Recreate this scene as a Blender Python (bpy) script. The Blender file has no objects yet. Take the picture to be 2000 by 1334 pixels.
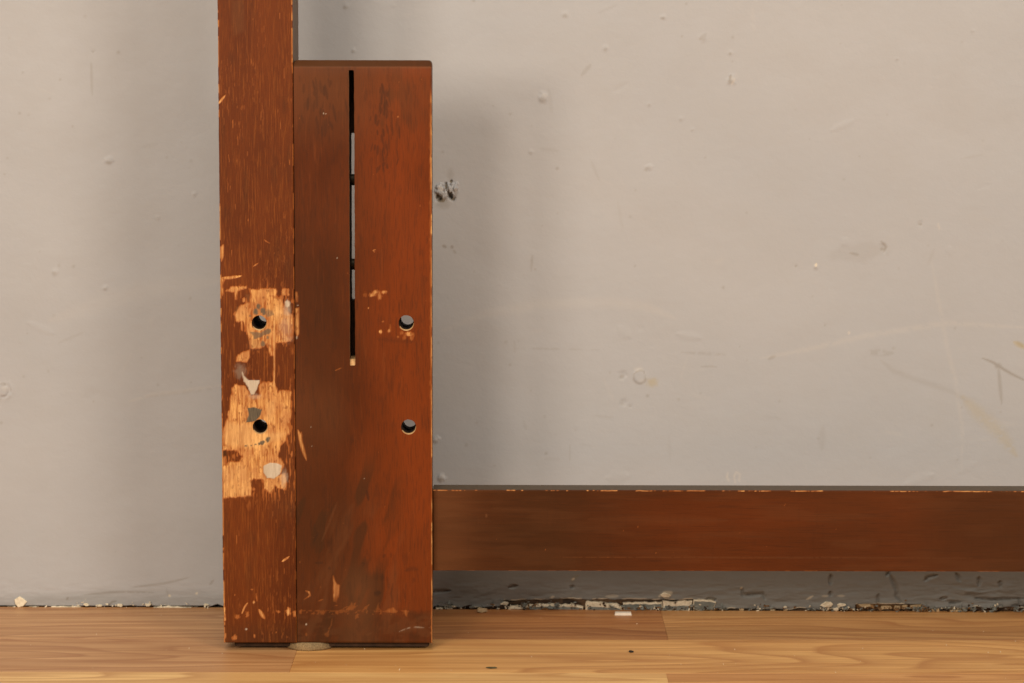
import bpy, bmesh, math, random
import numpy as np
from mathutils import Matrix, Vector

random.seed(4)
S = bpy.context.scene
COL = S.collection

# ------------------------------------------------------------------ camera
F = 5500.0                       # focal length in photo pixels (photo 2000 x 1334)
TH = math.atan(617 / F)          # pitch down
RO = math.radians(0.12)          # slight roll
CZ, CH = 2.733, 0.615            # camera distance from the front of the post, height above floor
_R0 = np.array([1.0, 0, 0]); _U0 = np.array([0, math.sin(TH), math.cos(TH)]); _F = np.array([0, math.cos(TH), -math.sin(TH)])
_R = _R0 * math.cos(RO) + _U0 * math.sin(RO)
_U = _U0 * math.cos(RO) - _R0 * math.sin(RO)
CAMP = np.array([0, -CZ, CH])
cd = bpy.data.cameras.new("camera"); cam = bpy.data.objects.new("camera", cd); COL.objects.link(cam)
M = Matrix.Identity(4)
for i in range(3):
    M[i][0] = _R[i]; M[i][1] = _U[i]; M[i][2] = -_F[i]; M[i][3] = CAMP[i]
cam.matrix_world = M
cd.sensor_width = 36; cd.lens = F / 2000 * 36; cd.clip_start = 0.05; cd.clip_end = 60
cd.dof.use_dof = True; cd.dof.focus_distance = 2.76; cd.dof.aperture_fstop = 9.0
S.camera = cam

# ------------------------------------------------------------------ world, lamps, exposure
W = bpy.data.worlds.new("World"); S.world = W; W.use_nodes = True
bg = W.node_tree.nodes["Background"]; bg.inputs[0].default_value = (1.0, 0.95, 0.84, 1); bg.inputs[1].default_value = 0.165
def lamp(name, az, el, dist, size, power, col=(1, 0.83, 0.64)):
    """az: degrees to the left (+) or right (-) of the view axis, el: degrees up"""
    L = bpy.data.lights.new(name, 'AREA'); L.shape = 'DISK'; L.size = size; L.energy = power; L.color = col
    o = bpy.data.objects.new(name, L); COL.objects.link(o)
    tgt = Vector((-0.12, 0.1, 0.42))
    a, e = math.radians(az), math.radians(el)
    d = Vector((-math.sin(a) * math.cos(e), -math.cos(a) * math.cos(e), math.sin(e)))
    o.location = tgt + d * dist
    o.rotation_euler = (-d).to_track_quat('-Z', 'Y').to_euler()
    return o
lamp("room_lamp", 17.5, 18.5, 3.2, 0.60, 28)
lamp("room_lamp", 31.5, 8.5, 3.2, 0.62, 30)
lamp("room_lamp", -32, 17.0, 3.2, 0.95, 49)
lamp("overhead_fill", 4, 58.0, 2.6, 0.9, 25)  # unseen overhead lamp, added to brighten the floor
vs_ = S.view_settings
vs_.view_transform = 'Standard'; vs_.look = 'None'; vs_.exposure = 0.0; vs_.gamma = 1.0
S.render.engine = 'CYCLES'

# ------------------------------------------------------------------ helpers
def W2P(x, y, z):
    d0, d1, d2 = x - CAMP[0], y - CAMP[1], z - CAMP[2]
    dep = d0 * _F[0] + d1 * _F[1] + d2 * _F[2]
    return (1000 + F * (d0 * _R[0] + d1 * _R[1] + d2 * _R[2]) / dep,
            667 - F * (d0 * _U[0] + d1 * _U[1] + d2 * _U[2]) / dep)
def _ray(u, v): return _F + (u - 1000) / F * _R - (v - 667) / F * _U
def P2W(u, v, y=0.0):
    r = _ray(u, v); t = (y - CAMP[1]) / r[1]; p = CAMP + r * t; return p[0], p[2]
def P2F(u, v, z=0.0):
    r = _ray(u, v); t = (z - CAMP[2]) / r[2]; p = CAMP + r * t; return p[0], p[1]

def _h(ix, iy, s):
    n = (ix.astype(np.int64) * 374761393 + iy.astype(np.int64) * 668265263 + s * 1442695041) & 0xffffffff
    n = ((n ^ (n >> 13)) * 1274126177) & 0xffffffff
    n = ((n ^ (n >> 16)) * 2246822519) & 0xffffffff
    return ((n ^ (n >> 15)) & 0xffff) / 65535.0
def vn(x, y, s=0):
    x0 = np.floor(x); y0 = np.floor(y); fx = x - x0; fy = y - y0
    fx = fx * fx * (3 - 2 * fx); fy = fy * fy * (3 - 2 * fy)
    a = _h(x0, y0, s); b = _h(x0 + 1, y0, s); c = _h(x0, y0 + 1, s); d = _h(x0 + 1, y0 + 1, s)
    return (a + (b - a) * fx) * (1 - fy) + (c + (d - c) * fx) * fy
def fbm(x, y, s=0, o=4):
    r = 0; a = 0.5; t = 0
    for i in range(o):
        r = r + a * vn(x * 2 ** i + 17.3 * i, y * 2 ** i + 9.1 * i, s + i); t += a; a *= 0.5
    return r / t
def ss(a, b, x):
    t = np.clip((x - a) / (b - a), 0, 1); return t * t * (3 - 2 * t)

class Canvas:
    """wear and relief painted onto the vertices of a surface; u, v say where each vertex lies"""
    def __init__(s, u, v): s.u, s.v = u, v; s.ch = {}
    def get(s, n):
        if n not in s.ch: s.ch[n] = np.zeros_like(s.u)
        return s.ch[n]
    def _sel(s, x0, x1, y0, y1): return np.nonzero((s.u > x0) & (s.u < x1) & (s.v > y0) & (s.v < y1))[0]
    def _put(s, n, idx, val, mode):
        c = s.get(n)
        if mode == 'max': c[idx] = np.maximum(c[idx], val)
        elif mode == 'add': c[idx] += val
        elif mode == 'sub': c[idx] = np.minimum(c[idx], 1 - val)
    def poly(s, n, pts, amt=1, soft=1.2, wob=2.5, grain=(3, 16), mode='max', seed=0):
        if n == 'worn' and amt > .3: soft, wob = soft * 2.0 + .4, wob * 1.35
        P = np.array(pts, float); pad = wob + soft + 3
        i = s._sel(P[:, 0].min() - pad, P[:, 0].max() + pad, P[:, 1].min() - pad, P[:, 1].max() + pad)
        if not len(i): return
        x, y = s.u[i], s.v[i]; d = np.full(x.shape, 1e9); ins = np.zeros(x.shape, bool); m = len(P)
        for k in range(m):
            ax, ay = P[k]; bx, by = P[(k + 1) % m]; ex, ey = bx - ax, by - ay
            t = np.clip(((x - ax) * ex + (y - ay) * ey) / (ex * ex + ey * ey + 1e-9), 0, 1)
            d = np.minimum(d, np.hypot(x - ax - t * ex, y - ay - t * ey))
            c = ((ay > y) != (by > y)) & (x < (bx - ax) * (y - ay) / (by - ay + 1e-12) + ax); ins ^= c
        sd = np.where(ins, -d, d) + (fbm(x / grain[0], y / grain[1], seed, 3) - 0.5) * 2 * wob
        s._put(n, i, amt * (1 - ss(-soft, soft, sd)), mode)
    def blob(s, n, cx, cy, rx, ry=None, amt=1, soft=0.35, wob=0.35, mode='max', seed=0, g=3.0):
        ry = ry or rx; i = s._sel(cx - rx * 2.2, cx + rx * 2.2, cy - ry * 2.2, cy + ry * 2.2)
        if not len(i): return
        x, y = s.u[i], s.v[i]; q = np.hypot((x - cx) / rx, (y - cy) / ry)
        q = q + (fbm(x / g, y / (g * 1.6), seed, 2) - 0.5) * 2 * wob
        s._put(n, i, amt * (1 - ss(1 - soft, 1 + soft, q)), mode)
    def line(s, n, pts, w, amt=1, brk=0.0, soft=0.6, mode='max', seed=0, taper=True, g=(6, 6)):
        P = np.array(pts, float); pad = w * 2 + 4
        i = s._sel(P[:, 0].min() - pad, P[:, 0].max() + pad, P[:, 1].min() - pad, P[:, 1].max() + pad)
        if not len(i): return
        x, y = s.u[i], s.v[i]; d = np.full(x.shape, 1e9); par = np.zeros(x.shape)
        for k in range(len(P) - 1):
            ax, ay = P[k]; ex, ey = P[k + 1] - P[k]
            t = np.clip(((x - ax) * ex + (y - ay) * ey) / (ex * ex + ey * ey + 1e-9), 0, 1)
            dd = np.hypot(x - ax - t * ex, y - ay - t * ey); c = dd < d
            d = np.where(c, dd, d); par = np.where(c, (k + t) / (len(P) - 1), par)
        ww = w * (1 - 0.75 * np.abs(2 * par - 1) ** 3) if taper else w
        a = 1 - ss(1 - soft, 1 + soft, d / ww)
        if brk: a = a * ss(brk - 0.12, brk + 0.12, fbm(x / g[0], y / g[1], seed, 2))
        s._put(n, i, amt * a, mode)

def new_mesh(name, V, Q, mats, mi=None, attrs=None, smooth=None):
    me = bpy.data.meshes.new(name); nf = len(Q)
    me.vertices.add(len(V)); me.vertices.foreach_set('co', np.asarray(V, np.float32).ravel())
    me.loops.add(nf * 4); me.loops.foreach_set('vertex_index', np.asarray(Q, np.int32).ravel())
    me.polygons.add(nf); me.polygons.foreach_set('loop_start', np.arange(0, nf * 4, 4, dtype=np.int32))
    if mi is not None: me.polygons.foreach_set('material_index', np.asarray(mi, np.int32))
    me.polygons.foreach_set('use_smooth', np.ones(nf, bool) if smooth is None else smooth)
    for m in mats: me.materials.append(m)
    for k, a in (attrs or {}).items():
        at = me.attributes.new(k, 'FLOAT', 'POINT'); at.data.foreach_set('value', np.asarray(a, np.float32))
    me.update(calc_edges=True); me.validate()
    return me
def link(name, me, parent=None):
    o = bpy.data.objects.new(name, me); COL.objects.link(o)
    if parent: o.parent = parent
    return o
def empty(name, loc=(0, 0, 0)):
    o = bpy.data.objects.new(name, None); COL.objects.link(o); o.location = loc; return o
def tag(o, label=None, cat=None, group=None, kind=None):
    if label: o['label'] = label
    if cat: o['category'] = cat
    if group: o['group'] = group
    if kind: o['kind'] = kind
    return o

def lines(a, b, step, fine=(), edge=None):
    """grid lines from a to b, dense near the two ends so that edges can be rounded"""
    L = [a, b]
    n = max(1, int(round((b - a) / step))); L += list(np.linspace(a, b, n + 1))
    if edge:
        for q in (0.0001, 0.0003, 0.0006, 0.001, 0.0015):
            if q < edge * 1.3: L += [a + q, b - q]
    L = sorted(L); out = [L[0]]
    for q in L[1:]:
        if q - out[-1] > 7e-5: out.append(q)
    out[-1] = b
    return np.array(out)

def panel(xs, zs, y0, T, cuts, prof, chans, mats, name, parent, inner_rings=(0.0012,), pert=None, relief=None, side_mat=1, bores=()):
    """a board: fine front sheet (with real cut-outs), back sheet and the walls between them, one mesh"""
    nx, nz = len(xs), len(zs); X, Z = np.meshgrid(xs, zs); X = X.ravel().copy(); Z = Z.ravel().copy()
    ii = np.arange(nx * nz).reshape(nz, nx)
    Q = np.stack([ii[:-1, :-1], ii[:-1, 1:], ii[1:, 1:], ii[1:, :-1]], -1).reshape(-1, 4)
    cx = X[Q].mean(1); cz = Z[Q].mean(1); keep = np.ones(len(Q), bool); cutid = np.full(len(Q), -1)
    for k, c in enumerate(cuts):
        r = c(cx, cz) < 0; keep &= ~r; cutid[r] = k
    for k, c in enumerate(cuts):
        rv = np.unique(Q[cutid == k]); kv = np.unique(Q[keep]); b = np.intersect1d(rv, kv)
        for _ in range(3):
            e = 1e-6; s0 = c(X[b], Z[b]); gx = (c(X[b] + e, Z[b]) - s0) / e; gz = (c(X[b], Z[b] + e) - s0) / e
            g = np.hypot(gx, gz) + 1e-9; X[b] -= s0 * gx / g ** 2; Z[b] -= s0 * gz / g ** 2
    Q = Q[keep]
    used = np.unique(Q); rm = np.full(nx * nz, -1); rm[used] = np.arange(len(used)); Q = rm[Q]; X = X[used]; Z = Z[used]
    E = np.concatenate([Q[:, [0, 1]], Q[:, [1, 2]], Q[:, [2, 3]], Q[:, [3, 0]]]); key = np.sort(E, 1)
    kk = key[:, 0].astype(np.int64) * len(X) + key[:, 1]; _, inv, cnt = np.unique(kk, return_inverse=True, return_counts=True)
    B = E[cnt[inv] == 1]
    Y = y0 + prof(X, Z)
    u, v = W2P(X, Y, Z); cv = Canvas(u, v); chans(cv)
    if pert is not None: X = X + pert(X, Z)
    if relief is not None: Y = Y + relief(cv, X, Z)
    n = len(X); V = [np.stack([X, Y, Z], 1), np.stack([X, np.full(n, y0 + T), Z], 1)]
    Qs = [Q, Q[:, ::-1] + n]; mi = [np.zeros(len(Q)), np.ones(len(Q))]; sm = [np.ones(len(Q), bool), np.zeros(len(Q), bool)]
    A = {k: [a, a * 0] for k, a in cv.ch.items()}
    bv = np.unique(B); r2 = np.full(n, -1); r2[bv] = np.arange(len(bv)); Bl = r2[B]; m = len(bv)
    rings = [0.0] + list(inner_rings) + [None]; base = 2 * n
    for k, d in enumerate(rings):
        yy = (Y[bv] + d) if d is not None else np.full(m, y0 + T)
        XX, ZZ = X[bv].copy(), Z[bv].copy()
        for (hx, hz, hr) in bores:                     # bores open out in a worn chamfer at the mouth
            q = np.hypot(XX - hx, ZZ - hz); sel = q < hr * 1.25
            if k > 0: s_ = 0.925; XX[sel] = hx + (XX[sel] - hx) * s_; ZZ[sel] = hz + (ZZ[sel] - hz) * s_ + hr * 0.07
        V.append(np.stack([XX, yy, ZZ], 1))
        for key_, a in cv.ch.items(): A[key_].append(a[bv] * (1.0 if k == 0 else (0.8 if k == 1 and len(rings) > 3 else 0.0)))
    outer = (np.isclose(xs[0], X[B], atol=2e-3) | np.isclose(xs[-1], X[B], atol=2e-3) | np.isclose(zs[0], Z[B], atol=2e-3) | np.isclose(zs[-1], Z[B], atol=2e-3)).all(1)
    hole_lo = {}
    for k in range(len(rings) - 1):
        o0 = base + k * m; o1 = o0 + m
        q = np.stack([Bl[:, 1] + o0, Bl[:, 0] + o0, Bl[:, 0] + o1, Bl[:, 1] + o1], 1)
        # material: outer sides keep the stain; holes are raw at the mouth, dark deeper in
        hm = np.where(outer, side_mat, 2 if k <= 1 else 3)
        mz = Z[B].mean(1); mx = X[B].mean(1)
        for (hx, hz, hr) in bores: hm = np.where((~outer) & (np.hypot(mx - hx, mz - hz) < hr * 1.25) & (mz > hz - hr * .25 + .3 * (mx - hx)), 3, hm)  # upper side of each bore mouth darkened to stand for its shade
        slotend = (~outer) & (np.abs(Z[B].mean(1) - SLOT_LO) < 0.004) if SLOT_LO is not None else np.zeros(len(B), bool)
        hm = np.where(slotend, 2, hm)
        Qs.append(q); mi.append(hm); sm.append(~outer)
    me = new_mesh(name, np.concatenate(V), np.concatenate(Qs), mats, np.concatenate(mi), {k: np.concatenate(a) for k, a in A.items()}, np.concatenate(sm))
    return link(name, me, parent), cv
SLOT_LO = None

# ------------------------------------------------------------------ materials
class NT:
    def __init__(s, name):
        s.m = bpy.data.materials.new(name); s.m.use_nodes = True; s.t = s.m.node_tree; s.n = s.t.nodes; s.n.clear()
        s.out = s.n.new('ShaderNodeOutputMaterial'); s.b = s.n.new('ShaderNodeBsdfPrincipled'); s.t.links.new(s.b.outputs[0], s.out.inputs[0])
        s.co = s.n.new('ShaderNodeTexCoord').outputs['Object']
    def L(s, a, b): s.t.links.new(a, b)
    def set(s, inp, v):
        if hasattr(v, 'links') or hasattr(v, 'is_output') and v.is_output: s.L(v, inp)
        else:
            try: inp.default_value = v
            except Exception: inp.default_value = (*v, 1)
    def map(s, scale, loc=(0, 0, 0), rot=(0, 0, 0), src=None):
        m = s.n.new('ShaderNodeMapping'); s.L(src or s.co, m.inputs[0]); m.inputs['Scale'].default_value = scale; s.set(m.inputs['Location'], loc); m.inputs['Rotation'].default_value = rot; return m.outputs[0]
    def noise(s, vec, scale=1, detail=3, rough=0.5, dist=0.0):
        n = s.n.new('ShaderNodeTexNoise'); s.L(vec, n.inputs['Vector']); n.inputs['Scale'].default_value = scale; n.inputs['Detail'].default_value = detail; n.inputs['Roughness'].default_value = rough; n.inputs['Distortion'].default_value = dist; return n.outputs['Fac']
    def ramp(s, f, stops):
        r = s.n.new('ShaderNodeValToRGB'); s.L(f, r.inputs[0]); e = r.color_ramp.elements
        while len(e) < len(stops): e.new(0.5)
        for k, (p, c) in enumerate(stops):
            e[k].position = p; e[k].color = (c, c, c, 1) if isinstance(c, (int, float)) else (*c, 1)
        return r.outputs[0]
    def mix(s, f, a, b, mode='MIX'):
        m = s.n.new('ShaderNodeMix'); m.data_type = 'RGBA'; m.blend_type = mode
        s.set(m.inputs[0], f)
        for i, q in ((6, a), (7, b)):
            if isinstance(q, tuple): m.inputs[i].default_value = (*q, 1)
            else: s.L(q, m.inputs[i])
        return m.outputs[2]
    def math(s, op, a, b=0.0, clamp=False):
        m = s.n.new('ShaderNodeMath'); m.operation = op; m.use_clamp = clamp; s.set(m.inputs[0], a); s.set(m.inputs[1], b); return m.outputs[0]
    def attr(s, n):
        a = s.n.new('ShaderNodeAttribute'); a.attribute_name = n; return a.outputs['Fac']
    def bump(s, h, strength, dist):
        b = s.n.new('ShaderNodeBump'); b.inputs['Strength'].default_value = strength; b.inputs['Distance'].default_value = dist; s.L(h, b.inputs['Height']); s.L(b.outputs[0], s.b.inputs['Normal'])
    def fin(s, col, rough, spec=0.5):
        s.set(s.b.inputs['Base Color'], col if not isinstance(col, tuple) else (*col, 1)); s.set(s.b.inputs['Roughness'], rough); s.b.inputs['Specular IOR Level'].default_value = spec; return s.m

def stained(name, dark, mid, streak, sfac, thr, axis='z', rough=0.34, fib=(620, 42), seed=0.0, wlf=0.8):
    t = NT(name)
    sc = (fib[0], 60, fib[1]) if axis == 'z' else (fib[1], 60, fib[0])
    sc2 = (fib[0] * 2.1, 60, fib[1] * 2.3) if axis == 'z' else (fib[1] * 2.3, 60, fib[0] * 2.1)
    big = t.noise(t.map((9, 9, 4) if axis == 'z' else (3.2, 9, 11), (seed, 3, 1)), 1, 3, 0.5, 0.8)
    fine = t.noise(t.map(sc, (seed * 7, 0, 0)), 1, 3, 0.6, 0.6)
    vf = t.noise(t.map(sc2, (seed * 3, 2, 5)), 1, 2, 0.6, 0.3)
    col = t.mix(t.ramp(big, [(0.32, 0.0), (0.68, 1.0)]), dark, mid)
    col = t.mix(t.attr('red'), col, t.mix(0.5, (0.222, 0.038, 0.0040), mid))
    st = t.ramp(fine, [(thr, 0.0), (thr + 0.16, 1.0)])
    patch = t.ramp(t.noise(t.map((38, 9, 9) if axis == 'z' else (9, 9, 38), (2 + seed, 0, 0)), 1, 2), [(0.3, 0.25), (0.7, 1.0)])
    col = t.mix(t.math('MULTIPLY', t.math('MULTIPLY', st, sfac), patch), col, streak)
    col = t.mix(t.math('MULTIPLY', t.ramp(vf, [(0.28, 1.0), (0.5, 0.0)]), 0.38), col, (0.035, 0.012, 0.005))
    # cloudy dull film (also carries the board's painted top highlight) and grime
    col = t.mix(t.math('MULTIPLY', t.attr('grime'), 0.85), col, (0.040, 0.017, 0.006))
    film_sheen = t.attr('film_sheen'); col = t.mix(t.math('MULTIPLY', film_sheen, 0.6), col, (0.15, 0.060, 0.022))
    pore = t.attr('pore'); col = t.mix(t.math('MULTIPLY', pore, 0.8), col, (0.028, 0.012, 0.006))
    g = t.noise(t.map((460, 60, 36) if axis == 'z' else (36, 60, 460), (4, 4, 4)), 1, 4, 0.65)
    mot = t.noise(t.map((75, 60, 60), (7, 1, 2)), 1, 4, 0.65); pk = t.noise(t.map((430, 60, 150), (1, 8, 2)), 1, 2, 0.5)
    raw = t.mix(t.ramp(g, [(0.38, 0.0), (0.60, 1.0)]), (0.36, 0.140, 0.038), (0.76, 0.43, 0.155))
    raw2 = t.mix(t.ramp(t.noise(t.map((35, 35, 28)), 1, 2), [(0.35, 0), (0.65, 1)]), raw, t.mix(0.42, raw, (0.40, 0.15, 0.05)))
    raw2 = t.mix(t.math('MULTIPLY', t.ramp(mot, [(0.44, 0.0), (0.58, 1.0)]), 0.6), raw2, (0.40, 0.165, 0.062)); raw2 = t.mix(t.math('MULTIPLY', t.ramp(pk, [(0.58, 0.0), (0.66, 1.0)]), 0.7), raw2, (0.20, 0.065, 0.02))
    wn = t.math('ADD', t.math('MULTIPLY', t.math('SUBTRACT', fine, 0.5), 1.3), t.math('MULTIPLY', t.math('SUBTRACT', g, 0.5), 0.6))
    wr0 = t.attr('worn')
    wl = t.ramp(t.math('ADD', wr0, t.math('MULTIPLY', wn, t.math('MULTIPLY', wr0, 0.9))), [(0.06, 0.0), (0.30, 1.0)]); col = t.mix(t.math('MULTIPLY', wl, wlf), col, (0.34, 0.105, 0.024))
    wr = t.math('MULTIPLY', t.ramp(t.math('ADD', wr0, t.math('MULTIPLY', wn, t.math('MULTIPLY', t.math('MULTIPLY', wr0, t.math('SUBTRACT', 1.25, wr0)), 2.2))), [(0.34, 0.0), (0.80, 1.0)]), t.math('ADD', 0.35, t.math('MULTIPLY', wr0, 0.65)), True)
    col = t.mix(wr, col, raw2)
    col = t.mix(t.attr('pale'), col, t.mix(t.ramp(g, [(0.3, 0), (0.66, 1)]), (0.50, 0.27, 0.10), (0.76, 0.47, 0.20)))
    col = t.mix(t.attr('glue'), col, t.mix(t.ramp(vf, [(0.3, 0), (0.7, 1)]), (0.06, 0.052, 0.040), (0.15, 0.12, 0.085)))
    col = t.mix(t.attr('fill'), col, t.mix(t.ramp(g, [(0.3, 0), (0.7, 1)]), (0.42, 0.35, 0.27), (0.56, 0.49, 0.40)))
    rr = t.math('ADD', t.math('MULTIPLY', wr, 0.4), t.math('ADD', rough, t.math('MULTIPLY', big, 0.14)))
    rr = t.math('ADD', rr, t.math('MULTIPLY', t.attr('film_sheen'), 0.12), True)
    hgt = t.math('SUBTRACT', t.math('MULTIPLY', fine, 0.8), t.math('MULTIPLY', wr, 0.5))
    t.bump(hgt, 0.22, 0.0006)
    m = t.fin(col, rr, 0.15)
    return m
MAT_POST = stained('post_stain', (0.084, 0.0180, 0.0026), (0.142, 0.0320, 0.0042), (0.29, 0.087, 0.014), 0.52, 0.50, rough=0.40, fib=(760, 40))
MAT_BLOCK = stained('board_stain', (0.050, 0.0125, 0.0025), (0.112, 0.0250, 0.0038), (0.20, 0.052, 0.012), 0.30, 0.55, rough=0.33, fib=(420, 26), seed=4.0, wlf=0.45)
MAT_RAIL = stained('rail_stain', (0.046, 0.0140, 0.0040), (0.080, 0.0235, 0.0060), (0.13, 0.036, 0.010), 0.25, 0.55, axis='x', rough=0.30, fib=(420, 14), seed=9.0, wlf=0.5)
def simple(name, c1, c2, scale, rough, bump=0.0):
    t = NT(name); n = t.noise(t.map(scale), 1, 4, 0.6); col = t.mix(t.ramp(n, [(0.3, 0), (0.7, 1)]), c1, c2)
    if bump: t.bump(n, bump, 0.001)
    return t.fin(col, rough, 0.35)
def sidewood(name, c1, c2):
    t = NT(name); n = t.noise(t.map((300, 300, 30)), 1, 4, 0.6); col = t.mix(t.ramp(n, [(0.3, 0), (0.7, 1)]), c1, c2)
    wr = t.attr('worn'); col = t.mix(wr, col, (0.50, 0.22, 0.07)); t.bump(n, 0.2, 0.0005)
    return t.fin(col, 0.5, 0.35)
MAT_SIDE = sidewood('side_stain', (0.075, 0.040, 0.018), (0.135, 0.075, 0.034))
MAT_RAILTOP = sidewood('rail_top_stain', (0.050, 0.034, 0.018), (0.085, 0.055, 0.028))
MAT_RAW = simple('raw_wood', (0.42, 0.25, 0.11), (0.62, 0.42, 0.21), (200, 200, 200), 0.8, 0.2)
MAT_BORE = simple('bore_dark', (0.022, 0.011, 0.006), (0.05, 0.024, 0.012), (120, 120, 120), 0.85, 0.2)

def wall_mat():
    t = NT('wall_paint')
    n1 = t.noise(t.map((2.3, 2.3, 2.3)), 1, 3, 0.5, 0.5); n2 = t.noise(t.map((16, 16, 22)), 1, 4, 0.6)
    n3 = t.noise(t.map((260, 260, 260)), 1, 3, 0.6)
    col = t.mix(t.ramp(n1, [(0.35, 0), (0.65, 1)]), (0.378, 0.400, 0.446), (0.406, 0.422, 0.462))
    col = t.mix(t.math('MULTIPLY', t.ramp(n2, [(0.4, 0), (0.75, 1)]), 0.35), col, (0.366, 0.374, 0.398))
    col = t.mix(t.math('MULTIPLY', t.ramp(n3, [(0.62, 0), (0.8, 1)]), 0.12), col, (0.33, 0.31, 0.29))
    col = t.mix(t.attr('dirt_shade'), col, (0.20, 0.175, 0.14)); col = t.mix(t.math('MULTIPLY', t.attr('lite'), 0.5), col, (0.62, 0.58, 0.53))
    col = t.mix(t.attr('yellow'), col, (0.40, 0.33, 0.17)); col = t.mix(t.attr('low_shade_grey'), col, (0.175, 0.183, 0.180))
    br = t.mix(t.ramp(n2, [(0.3, 0), (0.7, 1)]), (0.05, 0.028, 0.016), (0.17, 0.095, 0.045))
    col = t.mix(t.attr('brown'), col, br); col = t.mix(t.attr('chalk'), col, (0.66, 0.60, 0.48)); col = t.mix(t.attr('black'), col, (0.012, 0.012, 0.012))
    h = t.math('ADD', t.noise(t.map((75, 75, 95)), 1, 3, 0.55), t.math('MULTIPLY', n3, 0.25))
    t.bump(h, 0.30, 0.0012)
    return t.fin(col, t.math('ADD', 0.42, t.math('MULTIPLY', n2, 0.2)), 0.4)
MAT_WALL = wall_mat()

# ------------------------------------------------------------------ the wall
WY0, WSL = 0.203, -0.0145
def wy(x): return WY0 + WSL * x
def PWall(u, v):
    r = _ray(u, v); t = (WY0 + WSL * CAMP[0] - CAMP[1]) / (r[1] - WSL * r[0]); p = CAMP + r * t; return p[0], p[2]

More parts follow.
